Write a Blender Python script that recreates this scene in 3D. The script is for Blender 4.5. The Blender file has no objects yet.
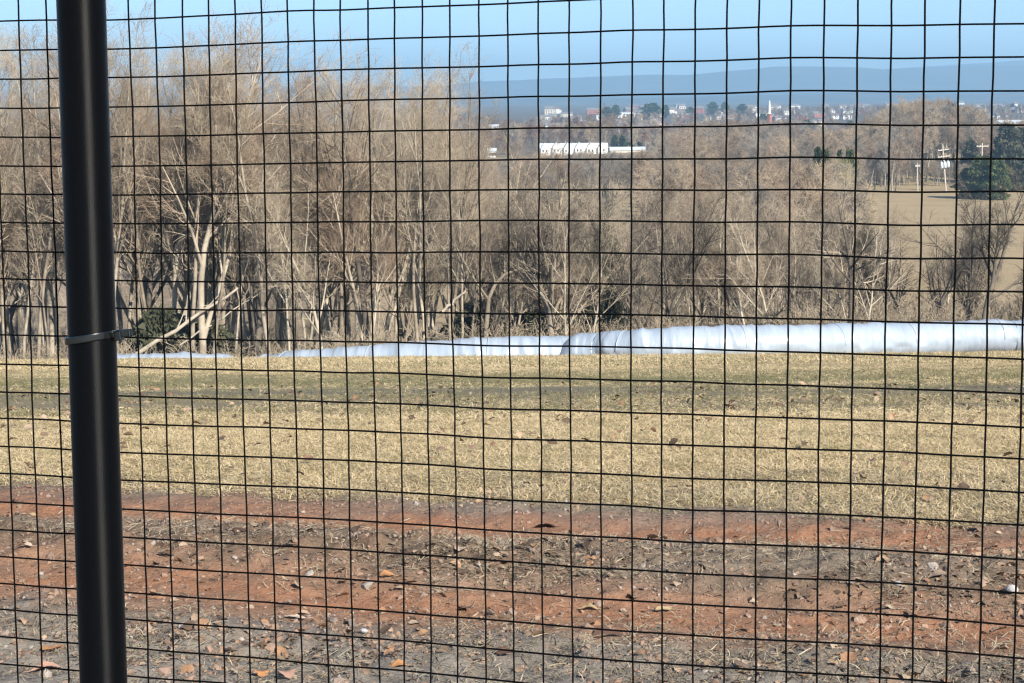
import bpy, math, random
import numpy as np
from mathutils import Matrix, Vector
random.seed(7)
RNG = np.random.default_rng(11)
scene = bpy.context.scene
COL = scene.collection

# ------------------------------------------------------------------ camera
W, H, F = 1024, 683, 1950.0
EYE = 1.70
HORIZON = 110.0
ROLL = -0.0078
PITCH = math.atan((H / 2 - HORIZON) / F)
CAM_R = Matrix.Rotation(math.pi / 2 - PITCH, 3, 'X') @ Matrix.Rotation(ROLL, 3, 'Z')
cam_data = bpy.data.cameras.new('camera')
cam_data.sensor_width = 36.0
cam_data.lens = F / W * 36.0
cam_data.clip_start = 0.05
cam_data.clip_end = 60000.0
cam = bpy.data.objects.new('camera', cam_data)
cam.matrix_world = Matrix.Translation((0, 0, EYE)) @ CAM_R.to_4x4()
COL.objects.link(cam)
scene.camera = cam

# ------------------------------------------------------------------ sky, sun, exposure
SUN_ELEV = math.radians(31)
SUN_AZ = math.radians(31)      # to the right of straight behind the camera
world = bpy.data.worlds.new('World')
scene.world = world
world.use_nodes = True
wn = world.node_tree
for n in list(wn.nodes): wn.nodes.remove(n)
w_out = wn.nodes.new('ShaderNodeOutputWorld')
w_bg = wn.nodes.new('ShaderNodeBackground')
w_sky = wn.nodes.new('ShaderNodeTexSky')
w_sky.sky_type = 'NISHITA'
w_sky.sun_disc = False
w_sky.sun_elevation = SUN_ELEV
sun_dir = Vector((math.sin(SUN_AZ) * math.cos(SUN_ELEV), -math.cos(SUN_AZ) * math.cos(SUN_ELEV), math.sin(SUN_ELEV)))
w_sky.sun_rotation = math.atan2(sun_dir.x, sun_dir.y)
w_sky.altitude = 150.0
w_sky.air_density = 0.6
w_sky.dust_density = 0.0
w_sky.ozone_density = 3.0
w_bg.inputs['Strength'].default_value = 0.105
wn.links.new(w_sky.outputs[0], w_bg.inputs[0])
wn.links.new(w_bg.outputs[0], w_out.inputs[0])
sun_data = bpy.data.lights.new('sun', 'SUN')
sun_data.energy = 5.0
sun_data.angle = math.radians(0.53)
sun_data.color = (1.0, 0.94, 0.83)
sun = bpy.data.objects.new('sun', sun_data)
sun.rotation_euler = sun_dir.to_track_quat('Z', 'Y').to_euler()
sun.location = (20, -30, 40)
COL.objects.link(sun)
scene.view_settings.view_transform = 'Standard'
scene.view_settings.look = 'None'
scene.view_settings.exposure = 0.85
scene.view_settings.gamma = 1.0
scene.view_settings.use_curve_mapping = False
scene.render.engine = 'CYCLES'
scene.cycles.max_bounces = 6
scene.cycles.diffuse_bounces = 2
scene.cycles.glossy_bounces = 2
scene.cycles.transmission_bounces = 2
scene.cycles.volume_bounces = 0
scene.cycles.transparent_max_bounces = 6
scene.cycles.use_denoising = True
scene.cycles.pixel_filter_type = 'BLACKMAN_HARRIS'
scene.cycles.filter_width = 1.3

# ------------------------------------------------------------------ pixel helpers
def ray(px, py):
    d = CAM_R @ Vector(((px - W / 2) / F, -(py - H / 2) / F, -1.0))
    return d
def at_depth(px, py, depth):           # a point with forward distance Y = depth
    d = ray(px, py)
    return Vector((d.x, d.y, d.z)) * (depth / d.y) + Vector((0, 0, EYE))
R_INV = np.array(CAM_R.transposed())
def project(P):
    q = (np.asarray(P, float) - np.array([0, 0, EYE])) @ R_INV.T
    return np.stack([W / 2 + F * q[..., 0] / -q[..., 2], H / 2 - F * q[..., 1] / -q[..., 2]], -1)
def top_z(px, py, Y):                  # world z seen at pixel py at forward distance Y
    return at_depth(px, py, Y).z

# ------------------------------------------------------------------ numpy noise
def _hash(ix, iy, seed):
    h = (ix * 374761393 + iy * 668265263 + seed * 982451653) & 0xffffffff
    h = ((h ^ (h >> 13)) * 1274126177) & 0xffffffff
    return ((h ^ (h >> 16)) & 0xffff) / 65535.0
def vnoise(x, y, seed=0):
    x = np.asarray(x, float); y = np.asarray(y, float)
    ix = np.floor(x).astype(np.int64); iy = np.floor(y).astype(np.int64)
    fx = x - ix; fy = y - iy
    fx = fx * fx * (3 - 2 * fx); fy = fy * fy * (3 - 2 * fy)
    a = _hash(ix, iy, seed); b = _hash(ix + 1, iy, seed); c = _hash(ix, iy + 1, seed); d = _hash(ix + 1, iy + 1, seed)
    return (a * (1 - fx) + b * fx) * (1 - fy) + (c * (1 - fx) + d * fx) * fy - 0.5
def fbm(x, y, octaves=4, seed=0, gain=0.5):
    s = 0.0; a = 1.0; f = 1.0
    for o in range(octaves):
        s = s + a * vnoise(x * f + 17.3 * o, y * f - 9.1 * o, seed + o); a *= gain; f *= 2.03
    return s
def smooth(e0, e1, x):
    t = np.clip((np.asarray(x, float) - e0) / (e1 - e0), 0, 1)
    return t * t * (3 - 2 * t)

# ------------------------------------------------------------------ terrain
FENCE_A = math.radians(18.0)
FDIR = np.array([math.cos(FENCE_A), -math.sin(FENCE_A)])       # along the fence, to the right
FNRM = np.array([math.sin(FENCE_A), math.cos(FENCE_A)])        # away from the camera
FENCE_D = 1.56 * math.cos(FENCE_A)                              # the fence crosses the view axis 1.56 m out
TRACK_A = math.radians(15.0)
TD = np.array([math.cos(TRACK_A), -math.sin(TRACK_A)])
TN = np.array([math.sin(TRACK_A), math.cos(TRACK_A)])
V_EDGE = 8.35                                                   # track/grass edge, across-track distance
VAL_Y = [0, 600, 950, 1500, 2500, 4000, 6000, 10000, 16000]
VAL_D = [27, 27, 24, 18, 9, -1, -16, -38, -60]
def terrain(X, Y, detail=True):
    X = np.asarray(X, float); Y = np.asarray(Y, float)
    k = 1.2
    D = 1.70 + 0.1208 * k * np.logaddexp(0, (np.clip(Y, -60, 200) - 9.4) / k)
    s = np.clip(0.211 - 0.003 * X, 0.125, 0.27)
    D = D + (s - 0.1208) * 1.5 * np.logaddexp(0, (np.clip(Y, -60, 400) - 104) / 1.5)
    V = np.interp(Y, VAL_Y, VAL_D)
    V = V - 11 * np.exp(-(((X - 190) / 150) ** 2 + ((Y - 830) / 130) ** 2))
    V = V - 6 * np.exp(-(((X - 10) / 120) ** 2 + ((Y - 1300) / 220) ** 2))
    V = V + smooth(150, 900, Y) * 3.0 * fbm(X / 400, Y / 400, 3, 3)
    kk = 1.5
    D = np.where(Y > 60, -kk * np.logaddexp(-D / kk, -V / kk), D)
    z = EYE - D
    v = X * TN[0] + Y * TN[1]
    if detail:
        near = 1 - smooth(14, 40, Y)
        z = z + smooth(12, 60, Y) * (1 - smooth(90, 104, Y)) * 0.10 * fbm(X / 9, Y / 9, 3, 5)
        # wheel ruts and ragged soil of the track
        wob = 0.10 * fbm(X * 0.6, Y * 0.6, 2, 21)
        rut = np.exp(-((v + wob - 7.9) / 0.24) ** 2) + 1.0 * np.exp(-((v + wob - 6.5) / 0.30) ** 2)
        crown = np.exp(-((v + wob - 7.2) / 0.30) ** 2)
        z = z + near * (-0.045 * rut + 0.03 * crown)
        track = smooth(3.6, 4.6, v) * (1 - smooth(V_EDGE - .1, V_EDGE + .25, v))
        rough = track * (0.55 + 0.9 * crown + 0.5 * (1 - smooth(5.6, 6.3, v)))
        ridged = 0.5 - np.abs(fbm(X * 7, Y * 9, 3, 31))
        z = z + near * rough * (0.050 * fbm(X * 3.1, Y * 4.2, 4, 33) + 0.034 * (ridged - .35) + 0.045 * np.clip(fbm(X * 13, Y * 15, 2, 35), 0, 1))
        z = z + near * (1 - track) * smooth(V_EDGE - .2, V_EDGE + .2, v) * 0.03 * fbm(X * 2.2, Y * 2.2, 3, 41)
    return z
def ground_at(px, py):                 # where the pixel's ray meets the ground
    d = ray(px, py); t = 3.0
    last = t
    while t < 20000:
        p = d * t
        if p.z + EYE < float(terrain(p.x, p.y)): break
        last = t; t *= 1.01
    lo, hi = last, t
    for _ in range(30):
        m = .5 * (lo + hi); p = d * m
        if p.z + EYE < float(terrain(p.x, p.y)): hi = m
        else: lo = m
    p = d * hi
    return Vector((p.x, p.y, p.z + EYE))

# ------------------------------------------------------------------ object helpers
def obj(name, mesh, mat=None, parent=None):
    o = bpy.data.objects.new(name, mesh)
    if mat is not None and mesh is not None:
        mesh.materials.clear(); mesh.materials.append(mat)
    COL.objects.link(o)
    if parent is not None: o.parent = parent
    return o
def tag(o, label=None, cat=None, group=None, kind=None):
    if label: o['label'] = label
    if cat: o['category'] = cat
    if group: o['group'] = group
    if kind: o['kind'] = kind
    return o
def thing(name, label, cat, loc=(0, 0, 0), rz=0.0, group=None, scale=None):
    o = bpy.data.objects.new(name, None)
    o.empty_display_size = 0.2
    o.location = loc; o.rotation_euler = (0, 0, rz)
    if scale is not None: o.scale = scale if hasattr(scale, '__len__') else (scale,) * 3
    COL.objects.link(o)
    return tag(o, label, cat, group)
def mesh_np(name, V, Fc, smooth_shade=True):
    """V (n,3); Fc list of int arrays, each (m,3) or (m,4)"""
    me = bpy.data.meshes.new(name)
    V = np.asarray(V, np.float32)
    if isinstance(Fc, np.ndarray): Fc = [Fc]
    Fc = [np.asarray(f, np.int32) for f in Fc if len(f)]
    me.vertices.add(len(V)); me.vertices.foreach_set('co', V.ravel())
    loops = np.concatenate([f.ravel() for f in Fc])
    sizes = np.concatenate([np.full(len(f), f.shape[1], np.int32) for f in Fc])
    starts = np.concatenate([[0], np.cumsum(sizes)[:-1]]).astype(np.int32)
    me.loops.add(len(loops)); me.loops.foreach_set('vertex_index', loops)
    me.polygons.add(len(sizes)); me.polygons.foreach_set('loop_start', starts)
    me.polygons.foreach_set('loop_total', sizes)
    me.polygons.foreach_set('use_smooth', np.full(len(sizes), smooth_shade))
    me.update(calc_edges=True); me.validate()
    return me
class MB:
    """collects pieces of one mesh"""
    def __init__(s): s.V = []; s.F3 = []; s.F4 = []; s.n = 0
    def add(s, V, F):
        V = np.asarray(V, float); F = np.asarray(F, int)
        if F.shape[1] == 3: s.F3.append(F + s.n)
        else: s.F4.append(F + s.n)
        s.V.append(V); s.n += len(V)
    def box(s, c, d, rz=0.0, rot=None):
        V = np.array([[x, y, z] for x in (-.5, .5) for y in (-.5, .5) for z in (-.5, .5)]) * np.array(d)
        if rot is not None: V = V @ np.array(rot).T
        elif rz: V = V @ np.array(Matrix.Rotation(rz, 3, 'Z')).T
        s.add(V + np.array(c), [[0, 1, 3, 2], [4, 6, 7, 5], [0, 4, 5, 1], [2, 3, 7, 6], [0, 2, 6, 4], [1, 5, 7, 3]])
    def tube(s, pts, rad, sides=8, caps=True):
        P = np.asarray(pts, float)[None]; r = np.broadcast_to(np.asarray(rad, float), (len(pts),))[None]
        V, F4 = tubes(P, r, sides); s.add(V, F4)
        if caps:
            n = len(pts)
            for e, c in ((0, P[0, 0]), (n - 1, P[0, -1])):
                ring = V[e * sides:(e + 1) * sides]
                idx = np.arange(sides)
                tri = np.stack([idx, (idx + 1) % sides, np.full(sides, sides)], 1)
                if e == 0: tri = tri[:, ::-1]
                s.add(np.vstack([ring, c[None]]), tri)
    def build(s, name, mat, parent=None, sm=True):
        me = mesh_np(name, np.vstack(s.V), [np.vstack(x) for x in (s.F3, s.F4) if x], sm)
        return obj(name, me, mat, parent)
    def mesh(s, name, sm=True):
        return mesh_np(name, np.vstack(s.V), [np.vstack(x) for x in (s.F3, s.F4) if x], sm)
def tubes(P, R, sides):
    """P (N,K,3) polylines, R (N,K) radii -> verts, quads"""
    N, K, _ = P.shape
    T = np.gradient(P, axis=1) if K > 2 else np.repeat((P[:, 1:] - P[:, :1]), 2, 1)
    T /= np.linalg.norm(T, axis=2, keepdims=True) + 1e-12
    ref = np.where(np.abs(T[:, :1, 2:3]) > .9, np.array([1., 0, 0]), np.array([0, 0, 1.]))
    ref = np.broadcast_to(ref, T.shape)
    A = np.cross(T, ref); A /= np.linalg.norm(A, axis=2, keepdims=True) + 1e-12
    B = np.cross(T, A)
    ang = np.arange(sides) * 2 * np.pi / sides
    ring = A[:, :, None] * np.cos(ang)[None, None, :, None] + B[:, :, None] * np.sin(ang)[None, None, :, None]
    V = (P[:, :, None] + ring * R[:, :, None, None]).reshape(-1, 3)
    base = (np.arange(N)[:, None, None] * K + np.arange(K - 1)[None, :, None]) * sides
    i = np.arange(sides)[None, None, :]; j = (i + 1) % sides
    a = base + i; b = base + j
    F4 = np.stack([a, a + sides, b + sides, b], -1).reshape(-1, 4)
    return V, F4

# ------------------------------------------------------------------ materials
def mat_new(name):
    m = bpy.data.materials.new(name); m.use_nodes = True
    nt = m.node_tree
    for n in list(nt.nodes): nt.nodes.remove(n)
    out = nt.nodes.new('ShaderNodeOutputMaterial')
    b = nt.nodes.new('ShaderNodeBsdfPrincipled')
    nt.links.new(b.outputs[0], out.inputs[0])
    return m, nt, b
class NT:
    """tiny node-graph helper"""
    def __init__(s, nt): s.nt = nt
    def n(s, typ, **kw):
        nd = s.nt.nodes.new(typ)
        for k, v in kw.items(): setattr(nd, k, v)
        return nd
    def l(s, a, b): s.nt.links.new(a, b)
    def math(s, op, a, b=None, c=None, clamp=False):
        nd = s.n('ShaderNodeMath', operation=op, use_clamp=clamp)
        for i, x in enumerate((a, b, c)):
            if x is None: continue
            if hasattr(x, 'is_linked'): s.l(x, nd.inputs[i])
            else: nd.inputs[i].default_value = x
        return nd.outputs[0]
    def noise(s, vec, scale, detail=4, rough=.55, dist=0.0):
        nd = s.n('ShaderNodeTexNoise')
        nd.inputs['Scale'].default_value = scale; nd.inputs['Detail'].default_value = detail
        nd.inputs['Roughness'].default_value = rough; nd.inputs['Distortion'].default_value = dist
        if vec is not None: s.l(vec, nd.inputs['Vector'])
        return nd.outputs['Fac']
    def ramp(s, fac, stops, interp='LINEAR'):
        nd = s.n('ShaderNodeValToRGB'); cr = nd.color_ramp; cr.interpolation = interp
        while len(cr.elements) < len(stops): cr.elements.new(0.5)
        for e, (p, c) in zip(cr.elements, stops):
            e.position = p; e.color = (*c, 1) if len(c) == 3 else c
        s.l(fac, nd.inputs[0]); return nd.outputs[0]
    def mix(s, fac, a, b, blend='MIX'):
        nd = s.n('ShaderNodeMix', data_type='RGBA', blend_type=blend)
        for x, i in ((fac, 0), (a, 6), (b, 7)):
            if hasattr(x, 'is_linked'): s.l(x, nd.inputs[i])
            elif i == 0: nd.inputs[0].default_value = x
            else: nd.inputs[i].default_value = (*x, 1)
        return nd.outputs[2]
    def maprange(s, v, a, b, c=0.0, d=1.0):
        nd = s.n('ShaderNodeMapRange'); nd.inputs[1].default_value = a; nd.inputs[2].default_value = b
        nd.inputs[3].default_value = c; nd.inputs[4].default_value = d
        s.l(v, nd.inputs[0]); return nd.outputs[0]
    def bump(s, h, strength, dist, b, normal=None):
        nd = s.n('ShaderNodeBump'); nd.inputs['Strength'].default_value = strength; nd.inputs['Distance'].default_value = dist
        s.l(h, nd.inputs['Height'])
        if normal is not None: s.l(normal, nd.inputs['Normal'])
        s.l(nd.outputs[0], b.inputs['Normal']); return nd.outputs[0]
def simple_mat(name, stops, scale=4.0, rough=.8, rand=0.0, bump=0.0, bdist=.01, detail=4, spec=.3, coord='Object'):
    """noise ramp colour, optional per-object brightness variation"""
    m, nt, b = mat_new(name); g = NT(nt)
    tc = g.n('ShaderNodeTexCoord')
    f = g.noise(tc.outputs[coord], scale, detail)
    if rand:
        oi = g.n('ShaderNodeObjectInfo')
        f = g.math('ADD', f, g.math('MULTIPLY', g.math('SUBTRACT', oi.outputs['Random'], .5), rand))
    c = g.ramp(f, stops)
    g.l(c, b.inputs['Base Color']); b.inputs['Roughness'].default_value = rough
    b.inputs['Specular IOR Level'].default_value = spec
    if bump: g.bump(g.noise(tc.outputs[coord], scale * 3, 4), bump, bdist, b)
    return m

# ground material: bands laid across the track and field, mottled
def ground_material(zone):
    m, nt, b = mat_new('ground_' + zone); g = NT(nt)
    geo = g.n('ShaderNodeNewGeometry'); P = geo.outputs['Position']
    sep = g.n('ShaderNodeSeparateXYZ'); g.l(P, sep.inputs[0])
    X, Y = sep.outputs[0], sep.outputs[1]
    v = g.math('ADD', g.math('MULTIPLY', X, float(TN[0])), g.math('MULTIPLY', Y, float(TN[1])))
    if zone == 'track':
        st = g.n('ShaderNodeVectorMath', operation='MULTIPLY'); g.l(P, st.inputs[0]); st.inputs[1].default_value = (0.35, 1, 1)
        big = g.noise(st.outputs[0], 1.1, 4, .6)
        med = g.noise(P, 6.0, 5, .65)
        fine = g.noise(P, 42.0, 4, .7)
        grit = g.noise(P, 190.0, 2, .6)
        vv = g.math('ADD', v, g.math('ADD', g.math('MULTIPLY', g.math('SUBTRACT', big, .5), .75), g.math('MULTIPLY', g.math('SUBTRACT', med, .5), .45)))
        t = g.maprange(vv, 4.0, 9.0)
        red = (.33, .16, .088); pink = (.28, .17, .11); grey = (.21, .18, .145); brown = (.16, .11, .075); straw = (.33, .265, .15)
        q = lambda a: (a - 4.0) / 5.0
        track = g.ramp(t, [(q(4.2), (.19, .175, .155)), (q(5.6), (.20, .18, .155)), (q(6.0), (.215, .18, .145)), (q(6.2), pink), (q(6.5), red), (q(6.8), pink),
                           (q(7.0), brown), (q(7.45), (.19, .15, .115)), (q(7.65), pink), (q(7.9), red), (q(8.15), (.26, .155, .105)), (q(8.4), grey), (q(8.62), straw)])
        # patches of bare red and of grey along the bands
        track = g.mix(g.math('MULTIPLY', g.maprange(med, .52, .70), .55), track, brown)
        track = g.mix(g.math('MULTIPLY', g.maprange(big, .58, .72), .55), track, (.27, .235, .185))
        track = g.mix(g.math('MULTIPLY', g.maprange(fine, .55, .75), .5), track, (.42, .31, .235))
        track = g.mix(g.math('MULTIPLY', g.maprange(fine, .47, .28), .75), track, (.09, .062, .042))
        track = g.mix(g.math('MULTIPLY', g.maprange(grit, .66, .72), .5), track, (.42, .36, .30))
    if zone != 'valley':
        # turf of the field: straw, green and grey strips running across the slope
        st2 = g.n('ShaderNodeVectorMath', operation='MULTIPLY'); g.l(P, st2.inputs[0]); st2.inputs[1].default_value = (0.12, 1, 1)
        fbig = g.noise(st2.outputs[0], .22, 5, .6)
        vf = g.math('ADD', Y, g.math('MULTIPLY', g.math('SUBTRACT', fbig, .5), g.math('MULTIPLY', Y, .5)))
        lt = g.math('LOGARITHM', vf, 10.0)
        tf = g.maprange(lt, .9, 2.05)
        qq = lambda a: (math.log10(a) - .9) / 1.15
        turf = g.ramp(tf, [(qq(8), (.38, .30, .155)), (qq(13.5), (.38, .30, .16)), (qq(16), (.31, .245, .14)), (qq(18), (.21, .17, .11)), (qq(20), (.25, .20, .12)), (qq(22.5), (.16, .14, .095)),
                           (qq(25.5), (.29, .24, .13)), (qq(29), (.18, .165, .075)), (qq(34), (.23, .20, .095)), (qq(44), (.34, .265, .135)), (qq(62), (.37, .28, .15)), (qq(80), (.31, .25, .13)), (qq(104), (.39, .30, .165))])
        tm = g.noise(P, 9.0, 5, .7)
        turf = g.mix(g.math('MULTIPLY', g.maprange(tm, .5, .75), .45), turf, (.20, .165, .095))
        tl = g.noise(st2.outputs[0], 1.6, 4, .6)
        turf = g.mix(g.math('MULTIPLY', g.maprange(tl, .5, .7), .4), turf, (.22, .20, .10))
        col = turf
    if zone == 'track':
        edge = g.maprange(g.math('ADD', vv, g.math('MULTIPLY', g.math('SUBTRACT', fine, .5), .5)), V_EDGE - .05, V_EDGE + .3)
        near = g.mix(edge, track, turf)
        col = near
    if zone == 'valley':
        # beyond the crest: leaf litter under the trees, then tan valley fields, then wooded and built-up country
        vp = g.n('ShaderNodeTexVoronoi'); vp.inputs['Scale'].default_value = .0045; g.l(P, vp.inputs['Vector'])
        vc = g.n('ShaderNodeSeparateColor'); g.l(vp.outputs['Color'], vc.inputs[0])
        field = g.ramp(vc.outputs[0], [(0, (.40, .30, .17)), (.4, (.46, .35, .20)), (.7, (.38, .29, .16)), (1, (.43, .315, .185))], 'CONSTANT')
        fm = g.noise(P, .08, 5, .6)
        field = g.mix(g.math('MULTIPLY', g.maprange(fm, .45, .7), .5), field, (.27, .21, .125))
        litter = g.ramp(g.noise(P, .6, 6, .7), [(.3, (.15, .11, .075)), (.55, (.29, .22, .145)), (.75, (.40, .32, .22))])
        far = g.mix(g.math('MULTIPLY', g.maprange(Y, 200, 260), g.maprange(X, -35, -5)), litter, field)
        town = g.ramp(g.noise(P, .018, 6, .65), [(.3, (.075, .06, .05)), (.5, (.15, .115, .09)), (.65, (.12, .11, .07)), (.8, (.22, .18, .13))])
        far = g.mix(g.maprange(Y, 700, 1100), far, town)
        col = far
    g.l(col, b.inputs['Base Color'])
    b.inputs['Roughness'].default_value = .95; b.inputs['Specular IOR Level'].default_value = .12
    if zone == 'track':
        h = g.math('ADD', g.math('MULTIPLY', fine, .7), g.math('MULTIPLY', grit, .3))
        g.bump(h, .8, .02, b)
    return m
M = {}
GROUND_MATS = [ground_material(z) for z in ('track', 'field', 'valley')]

# ------------------------------------------------------------------ ground sheet
def build_ground():
    c = 10.0
    rows = np.concatenate([np.linspace(-8, 4.4, 26)[:-1], np.arange(4.4, 9.9, .021)])
    y = rows[-1]; far = []
    while y < 15500:
        y += max(.03, (y + 2) * .0095 if y < 200 else y * .022); far.append(y)
    rows = np.concatenate([rows, far])
    a_in = np.linspace(-math.tan(math.radians(13.5)), math.tan(math.radians(13.5)), 330)
    a_out = np.tan(np.radians(np.linspace(13.5, 66, 22)[1:]))
    cols = np.concatenate([-a_out[::-1], a_in, a_out])
    YY, CC = np.meshgrid(rows, cols, indexing='ij')
    XX = (YY + c) * CC
    XX = np.clip(XX, -14500, 14500)
    ZZ = terrain(XX, YY)
    n, k = YY.shape
    idx = np.arange(n * k).reshape(n, k)
    Fq = np.stack([idx[:-1, :-1], idx[:-1, 1:], idx[1:, 1:], idx[1:, :-1]], -1).reshape(-1, 4)
    me = mesh_np('ground', np.stack([XX, YY, ZZ], -1).reshape(-1, 3), Fq)
    go = obj('ground', me)
    for gm in GROUND_MATS: me.materials.append(gm)
    yc = YY[:-1, :-1].ravel(); vc = (XX * TN[0] + YY * TN[1])[:-1, :-1].ravel()
    me.polygons.foreach_set('material_index', np.where(yc > 112, 2, np.where(vc > 9.6, 1, 0)).astype(np.int32))
    tag(go, 'red dirt track and dry field sloping to the valley floor', None, None, 'structure')
build_ground()

# ------------------------------------------------------------------ far ridges
M['hill'] = simple_mat('wooded_ridge', [(.3, (.05, .045, .04)), (.55, (.09, .075, .06)), (.75, (.14, .115, .085))], .004, .95, coord='Object')
def ridge(name, label, Y, pts, base_y, seed, depth):
    xs = np.array([p[0] for p in pts], float); ys = np.array([p[1] for p in pts], float)
    px = np.linspace(xs[0], xs[-1], 260)
    X = np.array([at_depth(p, 100, Y).x for p in px])
    top = np.array([at_depth(p, q, Y).z for p, q in zip(px, np.interp(px, xs, ys))])
    top = top + 9 * fbm(X / 500, X * 0 + seed, 4, seed)
    K = 26; V = []
    for j in range(K):
        t = j / (K - 1)
        prof = math.sin(min(1, t / .62) * math.pi / 2) ** 1.3 if t < .62 else math.cos((t - .62) / .38 * math.pi / 2)
        yy = Y - depth * .62 + depth * t + 0 * X
        g = terrain(X, yy, False) - 25
        rel = 1 + .35 * fbm(X / 1300, yy / 900, 4, seed + 5) * math.sin(t * math.pi) * (1 if t < .55 else 0.3)
        V.append(np.stack([X, yy, g + (top - g) * prof * np.where(abs(t - .62) < .03, 1, rel)], -1))
    V = np.array(V); n, k, _ = V.shape
    idx = np.arange(n * k).reshape(n, k)
    Fq = np.stack([idx[:-1, :-1], idx[:-1, 1:], idx[1:, 1:], idx[1:, :-1]], -1).reshape(-1, 4)
    tag(obj(name, mesh_np(name, V.reshape(-1, 3), Fq), M['hill']), label, None, None, 'structure')
ridge('hills', 'long blue ridge along the horizon', 10500, [(-700, 92), (-100, 90), (300, 92), (440, 88), (480, 85), (570, 81), (620, 79), (680, 77), (724, 72), (760, 70), (830, 71), (900, 69), (960, 67), (1100, 66), (1800, 70)], 100, 61, 3200)
ridge('hills', 'farther pale ridge rising behind the long blue ridge', 13000, [(-700, 84), (300, 90), (560, 84), (640, 78), (700, 77), (850, 72), (900, 68), (960, 64), (1010, 62), (1100, 60), (1800, 62)], 100, 87, 2600)
ridge('hills', 'low dark foothill in front of the long blue ridge', 7000, [(-700, 98), (300, 99), (480, 100), (560, 97), (640, 98), (760, 95), (860, 93), (960, 94), (1100, 92), (1800, 95)], 104, 47, 1800)

# ------------------------------------------------------------------ wire fence
def metal_black(name, rough, speck=0.0):
    m, nt, b = mat_new(name); g = NT(nt)
    tc = g.n('ShaderNodeTexCoord')
    nz = g.noise(tc.outputs['Object'], 1100 if speck else 260, 2, .6)
    c = g.ramp(nz, [(.35, (.0015, .0016, .0019)), (.7, (.003, .0032, .0037))])
    g.l(c, b.inputs['Base Color'])
    b.inputs['Specular IOR Level'].default_value = .5
    if speck:
        rr = g.maprange(g.noise(tc.outputs['Object'], 30, 4), .3, .7, rough - .04, rough + .06)
        g.l(rr, b.inputs['Roughness'])
        g.bump(nz, speck, .0012, b)
    else:
        b.inputs['Roughness'].default_value = rough
        b.inputs['Specular IOR Level'].default_value = .06
    return m
M['wire'] = metal_black('black_vinyl_coated_wire', .6)
M['post'] = metal_black('black_enamelled_steel', .40, .17)
_b = M['post'].node_tree.nodes['Principled BSDF']
_b.inputs['Specular IOR Level'].default_value = .14
_b.inputs['Anisotropic'].default_value = .88; _b.inputs['Anisotropic Rotation'].default_value = .25
_t = M['post'].node_tree.nodes.new('ShaderNodeTangent'); _t.direction_type = 'RADIAL'; _t.axis = 'Z'
M['post'].node_tree.links.new(_t.outputs[0], _b.inputs['Tangent'])
M['tie'] = metal_black('black_nylon', .22)
M['tie'].node_tree.nodes['Principled BSDF'].inputs['Specular IOR Level'].default_value = .9
def fence_uz(px, py):
    d = ray(px, py)
    t = FENCE_D / (d.x * FNRM[0] + d.y * FNRM[1])
    p = d * t
    return p.x * FDIR[0] + p.y * FDIR[1], p.z + EYE
def fence_pt(u, z, off=0.0):
    return np.stack([u * FDIR[0] + (FENCE_D + off) * FNRM[0], u * FDIR[1] + (FENCE_D + off) * FNRM[1], z], -1)
PITCH_W = 0.0254
vx = [21, 48.6, 75.9, 103.3, 130.7, 156.8, 183.7, 209.5, 235.9, 262.5, 288.6, 315.4, 341.5, 368.7, 394.8, 422.6, 449.9, 478.9, 507.9, 538.4, 568.8, 599.9, 631.6, 662.6, 694.5, 726.4, 758.4, 790.3, 823, 855.8, 889, 922.6, 957.8, 992.1]
U = [fence_uz(x, 100)[0] for x in vx]
while U[0] > -1.35: U.insert(0, U[0] - PITCH_W)
while U[-1] < 1.9: U.append(U[-1] + PITCH_W)
U = np.array(U)
hy = [10.8, 41, 70.6, 101, 131.6, 162, 191.5, 221.3, 251.5, 281, 309.8, 340.3, 371, 400.8, 428.9, 459, 488, 518.2, 547.5, 576.3, 605, 633, 662.7]
Z = [fence_uz(289, y)[1] for y in hy]
while Z[0] < 2.12: Z.insert(0, Z[0] + PITCH_W)
while Z[-1] > .06: Z.append(Z[-1] - PITCH_W)
Z = np.array(Z)
print('fence pitch', np.diff(U)[40:70].mean(), np.diff(Z)[8:25].mean())
def warp_u(u, z):      # both families share the same gentle warp, so crossings stay together
    return .0028 * fbm(u * 2.1, z * 2.6, 2, 71) + .0016 * fbm(u * 11, z * 9, 2, 73)
def warp_z(u, z):
    return .0075 * fbm(u * 1.9 + .6, z * 1.2, 2, 75) + .0018 * fbm(u * 12, z * 10, 2, 77)
fence = thing('wire_mesh_fence', 'black welded wire mesh fence of small square openings in front of the field', 'fence', (0, 0, 0))
WR = .00080
zz = np.linspace(Z[-1] - .012, Z[0] + .012, 120)
for i, u in enumerate(U):
    kink = .0006 * np.sin(zz / PITCH_W * math.pi * .98 + i)
    P = fence_pt(u + warp_u(u, zz) + kink * .4, zz, .0)
    V, Fq = tubes(P[None], np.full((1, len(zz)), WR), 6)
    obj('vertical_wire', mesh_np('vertical_wire', V, Fq), M['wire'], fence)
uu = np.linspace(U[0] - .012, U[-1] + .012, 200)
for j, z in enumerate(Z):
    wz = z + warp_z(uu, z)
    P = fence_pt(uu, wz, .0016)
    V, Fq = tubes(P[None], np.full((1, len(uu)), WR), 6)
    obj('horizontal_wire', mesh_np('horizontal_wire', V, Fq), M['wire'], fence)

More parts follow.
